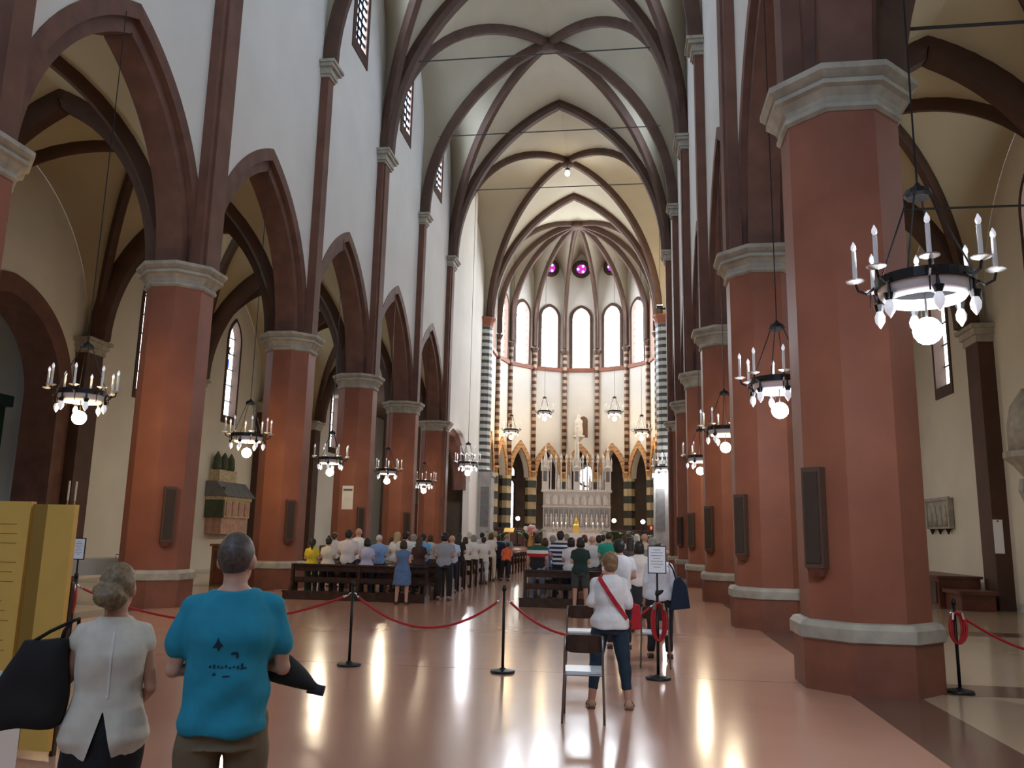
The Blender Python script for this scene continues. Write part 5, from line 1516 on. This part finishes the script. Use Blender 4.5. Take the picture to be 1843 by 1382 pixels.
# right of the aisle
person(968, 962, row(0), 'm', WHITE, (.22, .30, .42), 'short', 'black', 'man in a green, white, red and black banded jersey in the first right pew', top_mat=MT['jersey'], pose='down')
person(981, 968, row(2), 'f', (.05, .16, .50), (.4, .45, .5), 'bob', 'brown', 'person in a royal blue top behind the banded jersey')
person(1009, 954, row(1), 'm', WHITE, NAVY, 'short', 'black', 'man in a navy and white striped shirt in the second right pew', top_mat=MT['navy_stripe'])
person(1028, 967, row(0), 'f', (.75, .72, .73), NAVY, 'bob', 'black', 'dark-haired woman in a white tee shirt in the first right pew')
person(1045, 967, 20.08, 'f', (.012, .035, .03), (.05, .055, .055), 'bob', 'black', 'person in dark green top and grey shorts behind the first right pew', low='shorts', pose='front')
person(1066, 964, row(2), 'm', (.68, .68, .70), NAVY, None, None, 'bald man in a white shirt in the third right pew')
person(1078, 963, row(4), 'm', (.3, .3, .33), BLACK, 'short', 'black', 'dark-haired man in grey in the fifth right pew')
person(1096, 955, row(1), 'm', (.02, .30, .22), NAVY, 'cropped', 'brown', 'tall man in a green shirt in the second right pew')
person(1114, 970, 13.6, 'm', (.72, .73, .76), BLACK, 'short', 'black', 'dark-haired man in a white shirt just ahead of the woman with the red strap', pose='front')
person(1134, 967, row(0), 'f', (.10, .08, .08), BLACK, 'long', 'black', 'long-haired woman in black in the first right pew')
person(1150, 974, 16.0, 'f', (.66, .60, .55), BLACK, 'bob', 'black', 'dark-haired woman in a cream top and black skirt right of the pews', low='skirt', cut='long')
person(1160, 960, row(3), 'm', (.6, .5, .42), BLACK, None, None, 'bald man in beige in the fourth right pew')
person(1174, 966, 18.4, 'm', (.25, .23, .22), BLACK, 'short', 'grey', 'grey-haired man in a dark jacket right of the pews', cut='long')
for k, (px, py, r_, c, hk, hc, lab) in enumerate(((995, 963, 4, (.6, .62, .66), 'short', 'grey', 'grey-haired man in pale grey in the fifth right pew'), (1052, 962, 6, WHITE, 'bob', 'auburn', 'auburn-haired woman in white in the seventh right pew'), (1124, 963, 5, (.7, .55, .5), 'bob', 'auburn', 'woman in pink beige in the sixth right pew'), (1146, 961, 7, WHITE, 'bob', 'white', 'white-haired woman in the eighth right pew'), (1020, 960, 9, (.75, .75, .72), 'short', 'grey', 'man in white near the altar steps on the right'), (1085, 962, 9, (.5, .5, .52), 'short', 'black', 'man in grey in the tenth right pew'))):
    person(px, py, row(r_), 'm' if hk == 'short' else 'f', c, BLACK, hk, hc, lab)
# woman with the blue bag by the framed notice
wb = person(1186, 978, 12.75, 'f', (.70, .70, .74), BLACK, 'bob', 'brown', 'woman in a long white blouse with a blue bag behind the framed notice', cut='long', low='trousers', pose='down')
bg = MB().prism([(-.13, -.34), (.17, -.30), (.13, .02), (.03, .16), (-.06, .10)], 'Y', -.05, .05)
o = remeshed(bg, 'shoulder_bag', cloth((.008, .020, .045)), .014, 6)
o = link('shoulder_bag', o, None, (wb.location.x+.27, 12.66, 1.03)); tag(o, 'dark blue shoulder bag hanging beside the woman in the white blouse', 'bag')
MB().tube([(-.03, 0, .1), (-.07, 0, .25), (-.13, .02, .34)], .012, 6).build('strap', cloth((.008, .020, .045)), o)

# --- the three large figures
def bvh_of(me): return BVHTree.FromPolygons([v.co for v in me.vertices], [list(p.vertices) for p in me.polygons])
def ribbon(me, pts, w, name, m, parent, off=.006, th=.004):
    bv = bvh_of(me); P = []
    for p in pts:
        q, n, _, _ = bv.find_nearest(Vector(p)); P.append((q+n*off, n))
    mb = MB(); vs = []; fs = []; N = len(P)
    for i, (p, n) in enumerate(P):
        t = (P[min(i+1, N-1)][0]-P[max(i-1, 0)][0]).normalized(); sd = n.cross(t).normalized()
        vs += [p+sd*w/2, p-sd*w/2, p-sd*w/2+n*th, p+sd*w/2+n*th]
    for i in range(N-1):
        for q in range(4): fs.append((i*4+q, (i+1)*4+q, (i+1)*4+(q+1) % 4, i*4+(q+1) % 4))
    mb.add(vs, fs)
    return mb.build(name, m, parent, smooth=False)
_me = CB[('f', 'front', 'tee')]; _bv = bvh_of(_me); _pts = []
for k in range(15):
    x_, z_ = -.09+.22*k/14, 1.39-.42*k/14; h_ = _bv.ray_cast(Vector((x_, -1, z_)), Vector((0, 1, 0))); _pts.append(h_[0] if h_[0] else Vector((x_, -.1, z_)))
ribbon(_me, _pts, .05, 'strap', cloth((.35, .03, .05)), strapped, off=.012, th=.006)
# man in the blue tee shirt
mp = Vector((2.13, 3.6, 0))
man = empty('person', mp, R(24)); tag(man, 'man with cropped hair in a bright blue tee shirt seen from behind', 'person')
sc_ = 1.735/1.70; man.scale = (sc_, sc_, sc_)
link('body', make_body(MALE, 'crossed', 'body', .0085, turn=R(-18), m='skin'), man)
shirt = make_top(MALE, 'crossed', 'tee_shirt', z0=.86, sleeve=.62, e=.022, flare=.014, voxel=.009, amp=.008, seed=2.2, m=cloth((.012, .25, .38)))
link('tee_shirt', shirt, man)
link('shorts', make_trousers(MALE, 'shorts', zlow=.50, voxel=.010, m=cloth((.16, .12, .07)), amp=.004), man)
for q in (-1, 1): link('shoe', CB[('m', 'shoe', q)], man)
link('hair', make_hair('hair', 'cropped', R(-18), .008, m=lens((.085, .065, .055))), man)
# dark print on the back of the shirt
bv = bvh_of(shirt)
def decal(polys, name, m, parent):
    mb = MB()
    for poly in polys:
        cx = sum(p[0] for p in poly)/len(poly); cz = sum(p[1] for p in poly)/len(poly)
        N = len(poly); vs = []
        def pr(x, z):
            h_ = bv.ray_cast(Vector((x, -1, z)), Vector((0, 1, 0)))
            return (h_[0]+Vector((0, -.003, 0))) if h_[0] else Vector((x, -.15, z))
        ring = []
        for i in range(N):
            a, b = poly[i], poly[(i+1) % N]
            for q in range(3): ring.append((a[0]+(b[0]-a[0])*q/3, a[1]+(b[1]-a[1])*q/3))
        vs = [pr(cx, cz)]+[pr(cx+(x-cx)*.5, cz+(z-cz)*.5) for x, z in ring]+[pr(x, z) for x, z in ring]
        n3 = len(ring); fs = []
        for i in range(n3):
            i2 = (i+1) % n3; fs += [(0, 1+i, 1+i2), (1+i, 1+n3+i, 1+n3+i2, 1+i2)]
        mb.add(vs, fs)
    return mb.build(name, m, parent)
star = [(-.045+dx, 1.235+dz) for dx, dz in ((0, .028), (.008, .008), (.022, -.006), (.012, -.012), (.004, -.03), (-.006, -.012), (-.022, -.016), (-.008, .004))]
strokes = [star]
random.seed(11)
for k in range(9):
    x = -.075+.016*k; h_ = random.uniform(.008, .018); z = 1.135+random.uniform(-.004, .004)
    strokes.append([(x, z), (x+.010, z+.002), (x+.009, z+h_), (x+.001, z+h_-.003)])
for (x, z, w, h_) in ((.01, 1.19, .03, .012), (.03, 1.175, .012, .02), (-.02, 1.10, .035, .008), (-.06, 1.105, .015, .012), (.05, 1.13, .03, .009)):
    strokes.append([(x, z), (x+w, z+.003), (x+w*.8, z+h_), (x+.003, z+h_*.8)])
decal(strokes, 'back_print', cloth((.006, .03, .06)), man)['kind'] = 'stuff'
jk = MB(); jk.tube([(-.14, .02, .03), (-.02, .0, .02), (.08, -.01, -.02), (.16, .0, -.06), (.23, .0, -.10)], 0, 12, rad=[(.06, .075), (.075, .085), (.075, .07), (.06, .045), (.03, .022)])
jk.ball((.235, 0, -.105), .032, n=10, m=6)
me = remeshed(jk, 'folded_jacket', cloth((.010, .011, .013)), .010, 6, folds(.006, seed=1))
p = atY(500, 1205, 3.78)
o = link('folded_jacket', me, None, (p.x-.05, p.y, p.z+.02), R(12)); tag(o, 'dark folded jacket held against the side of the man in blue', 'jacket')
MB().tube([(.19, 0, -.10), (.265, 0, -.115)], .024, 10).build('cuff', cloth((.02, .02, .03)), o)
# woman with the bun
wp = Vector((1.55, 3.62, 0))
wom = empty('person', wp, R(30)); tag(wom, 'woman with a fair bun in a white blouse slit over a black skirt', 'person')
sc_ = 1.58/1.70; wom.scale = (sc_*.97, sc_*.97, sc_)
link('body', make_body(FEM, 'bag', 'body', .0085, turn=R(-22), m='skin_tan'), wom)
FB = dict(FEM); FB['tor'] = [(z, rx*(1.0 if z > 1.2 else 1.04), ry) for z, rx, ry in FEM['tor']]
bl = make_top(FB, 'bag', 'blouse', z0=.80, sleeve=.20, e=.016, flare=.018, voxel=.009, amp=.006, seed=4.1, m=cloth((.64, .59, .50)), zt=1.44)
# open the slit in the back: a tapering gap cut out of the blouse
bm = bmesh.new(); bm.from_mesh(bl)
kill = [f for f in bm.faces if (lambda c: c.y < 0 and c.z < 1.02 and abs(c.x+.01) < .055*(1.02-c.z)/.2)(f.calc_center_median())]
bmesh.ops.delete(bm, geom=kill, context='FACES')
for e_ in bm.edges:
    if len(e_.link_faces) == 1:
        for v in e_.verts:
            if v.co.y < 0 and v.co.z < 1.03:
                w_ = .055*max(0, 1.02-v.co.z)/.2; v.co.x = -.01+math.copysign(w_, v.co.x+.01)
bm.to_mesh(bl); bm.free()
link('blouse', bl, wom)
link('skirt', make_skirt(FEM, 'skirt', zlow=.52, zt=1.07, w0=.142, w1=.19, voxel=.010, m=cloth((.008, .008, .010))), wom)
for q in (-1, 1): link('shoe', CB[('f', 'shoe', q)], wom)
link('hair', make_hair('hair', 'lowbun', R(-22), .008, m=lens((.20, .135, .07))), wom)
ribbon(bl, [(0, -.2, 1.42-.02*k) for k in range(18)], .012, 'back_seam', cloth((.70, .68, .62)), wom, off=.001, th=.002)
# black tote
tb = MB(); prof = [(-.18, .075, 0), (-.17, .08, .02)]
vs = []; fs = []
secs = [(.15, .075, 0.0), (.165, .085, .05), (.14, .075, .20), (.10, .055, .33), (.092, .04, .37)]
n = 20
for (rx, ry, z) in secs:
    for k in range(n):
        a = 2*PI*k/n; ca, sa = math.cos(a), math.sin(a)
        vs.append((rx*math.copysign(abs(ca)**.6, ca)+.16*z, ry*math.copysign(abs(sa)**.6, sa), z))
for i in range(len(secs)-1):
    for k in range(n): k2 = (k+1) % n; fs.append((i*n+k, i*n+k2, (i+1)*n+k2, (i+1)*n+k))
fs.append(tuple(reversed(range(n)))); fs.append(tuple(range((len(secs)-1)*n, len(secs)*n))); tb.add(vs, fs)
me = remeshed(tb, 'tote_bag', cloth((.010, .008, .008)), .010, 8, folds(.004, seed=6))
p = atY(38, 1308, 3.45)
tote = link('tote_bag', me, None, (p.x+.0, p.y, p.z), R(24)); tag(tote, 'large soft black tote bag hanging from the shoulder of the woman with the bun', 'bag')
shp = atY(130, 1118, 3.50)
inv = (Matrix.Translation((p.x, p.y, p.z)) @ Matrix.Rotation(R(24), 4, 'Z')).inverted()
q = inv @ shp
for dx in (.01, .12):
    MB().tube([(dx, 0, .36), Vector((dx, 0, .36)).lerp(q, .5)+Vector((-.01, 0, 0)), q, q+Vector((.015, .06, .005)), q+Vector((.01, .10, -.05))], .008, 8).build('handle', cloth((.010, .008, .008)), tote, smooth=True)
# woman with the red strap
rp = Vector((3.70, 8.98, 0))
rw_ = empty('person', rp, R(2)); tag(rw_, 'short-haired woman in a white top with a red strap across her back', 'person')
zt = atY(1095, 993, 8.98).z; sc_ = zt/1.70; rw_.scale = (sc_*1.1, sc_*1.05, sc_)
link('body', make_body(FEM, 'front', 'body', .0085, spread=.085, turn=R(12), m='skin'), rw_)
tp = make_top(FEM, 'front', 'top', z0=.85, sleeve=.98, e=.020, flare=.02, voxel=.009, amp=.006, seed=7.3, m=cloth((.74, .71, .70)))
link('top', tp, rw_)
link('trousers', make_trousers(FEM, 'trousers', spread=.085, zlow=.20, voxel=.010, m=cloth((.012, .032, .058)), rl=(.096, .070, .050)), rw_)
for q in (-1, 1): link('sandal', make_sandal(FEM, q, .085), rw_)
link('hair', make_hair('hair', 'short', R(12), .009, m=lens((.22, .12, .055))), rw_)
_bv = bvh_of(tp); _pts = [Vector((-.085, .02, 1.47))]
for k in range(19):
    x_, z_ = -.098+.262*k/18, 1.395-.43*k/18; h_ = _bv.ray_cast(Vector((x_, -1, z_)), Vector((0, 1, 0))); _pts.append(h_[0] if h_[0] else Vector((x_, -.1, z_)))
ribbon(tp, _pts, .046, 'strap', cloth((.42, .012, .02)), rw_, off=.010, th=.006)
bgm_ = MB().prism([(-.05, -.2), (.06, -.18), (.05, .06), (-.03, .08)], 'Y', -.04, .04)
me = remeshed(bgm_, 'red_bag', cloth((.42, .012, .02)), .010, 5)
o = link('red_bag', me, None, (rp.x+.265, rp.y+.02, .98)); tag(o, 'small red bag at the right hip of the woman in white', 'bag')
MB().tube([(-.02, 0, .07), (-.03, -.02, .12)], .01, 6).build('strap_end', cloth((.42, .012, .02)), o)
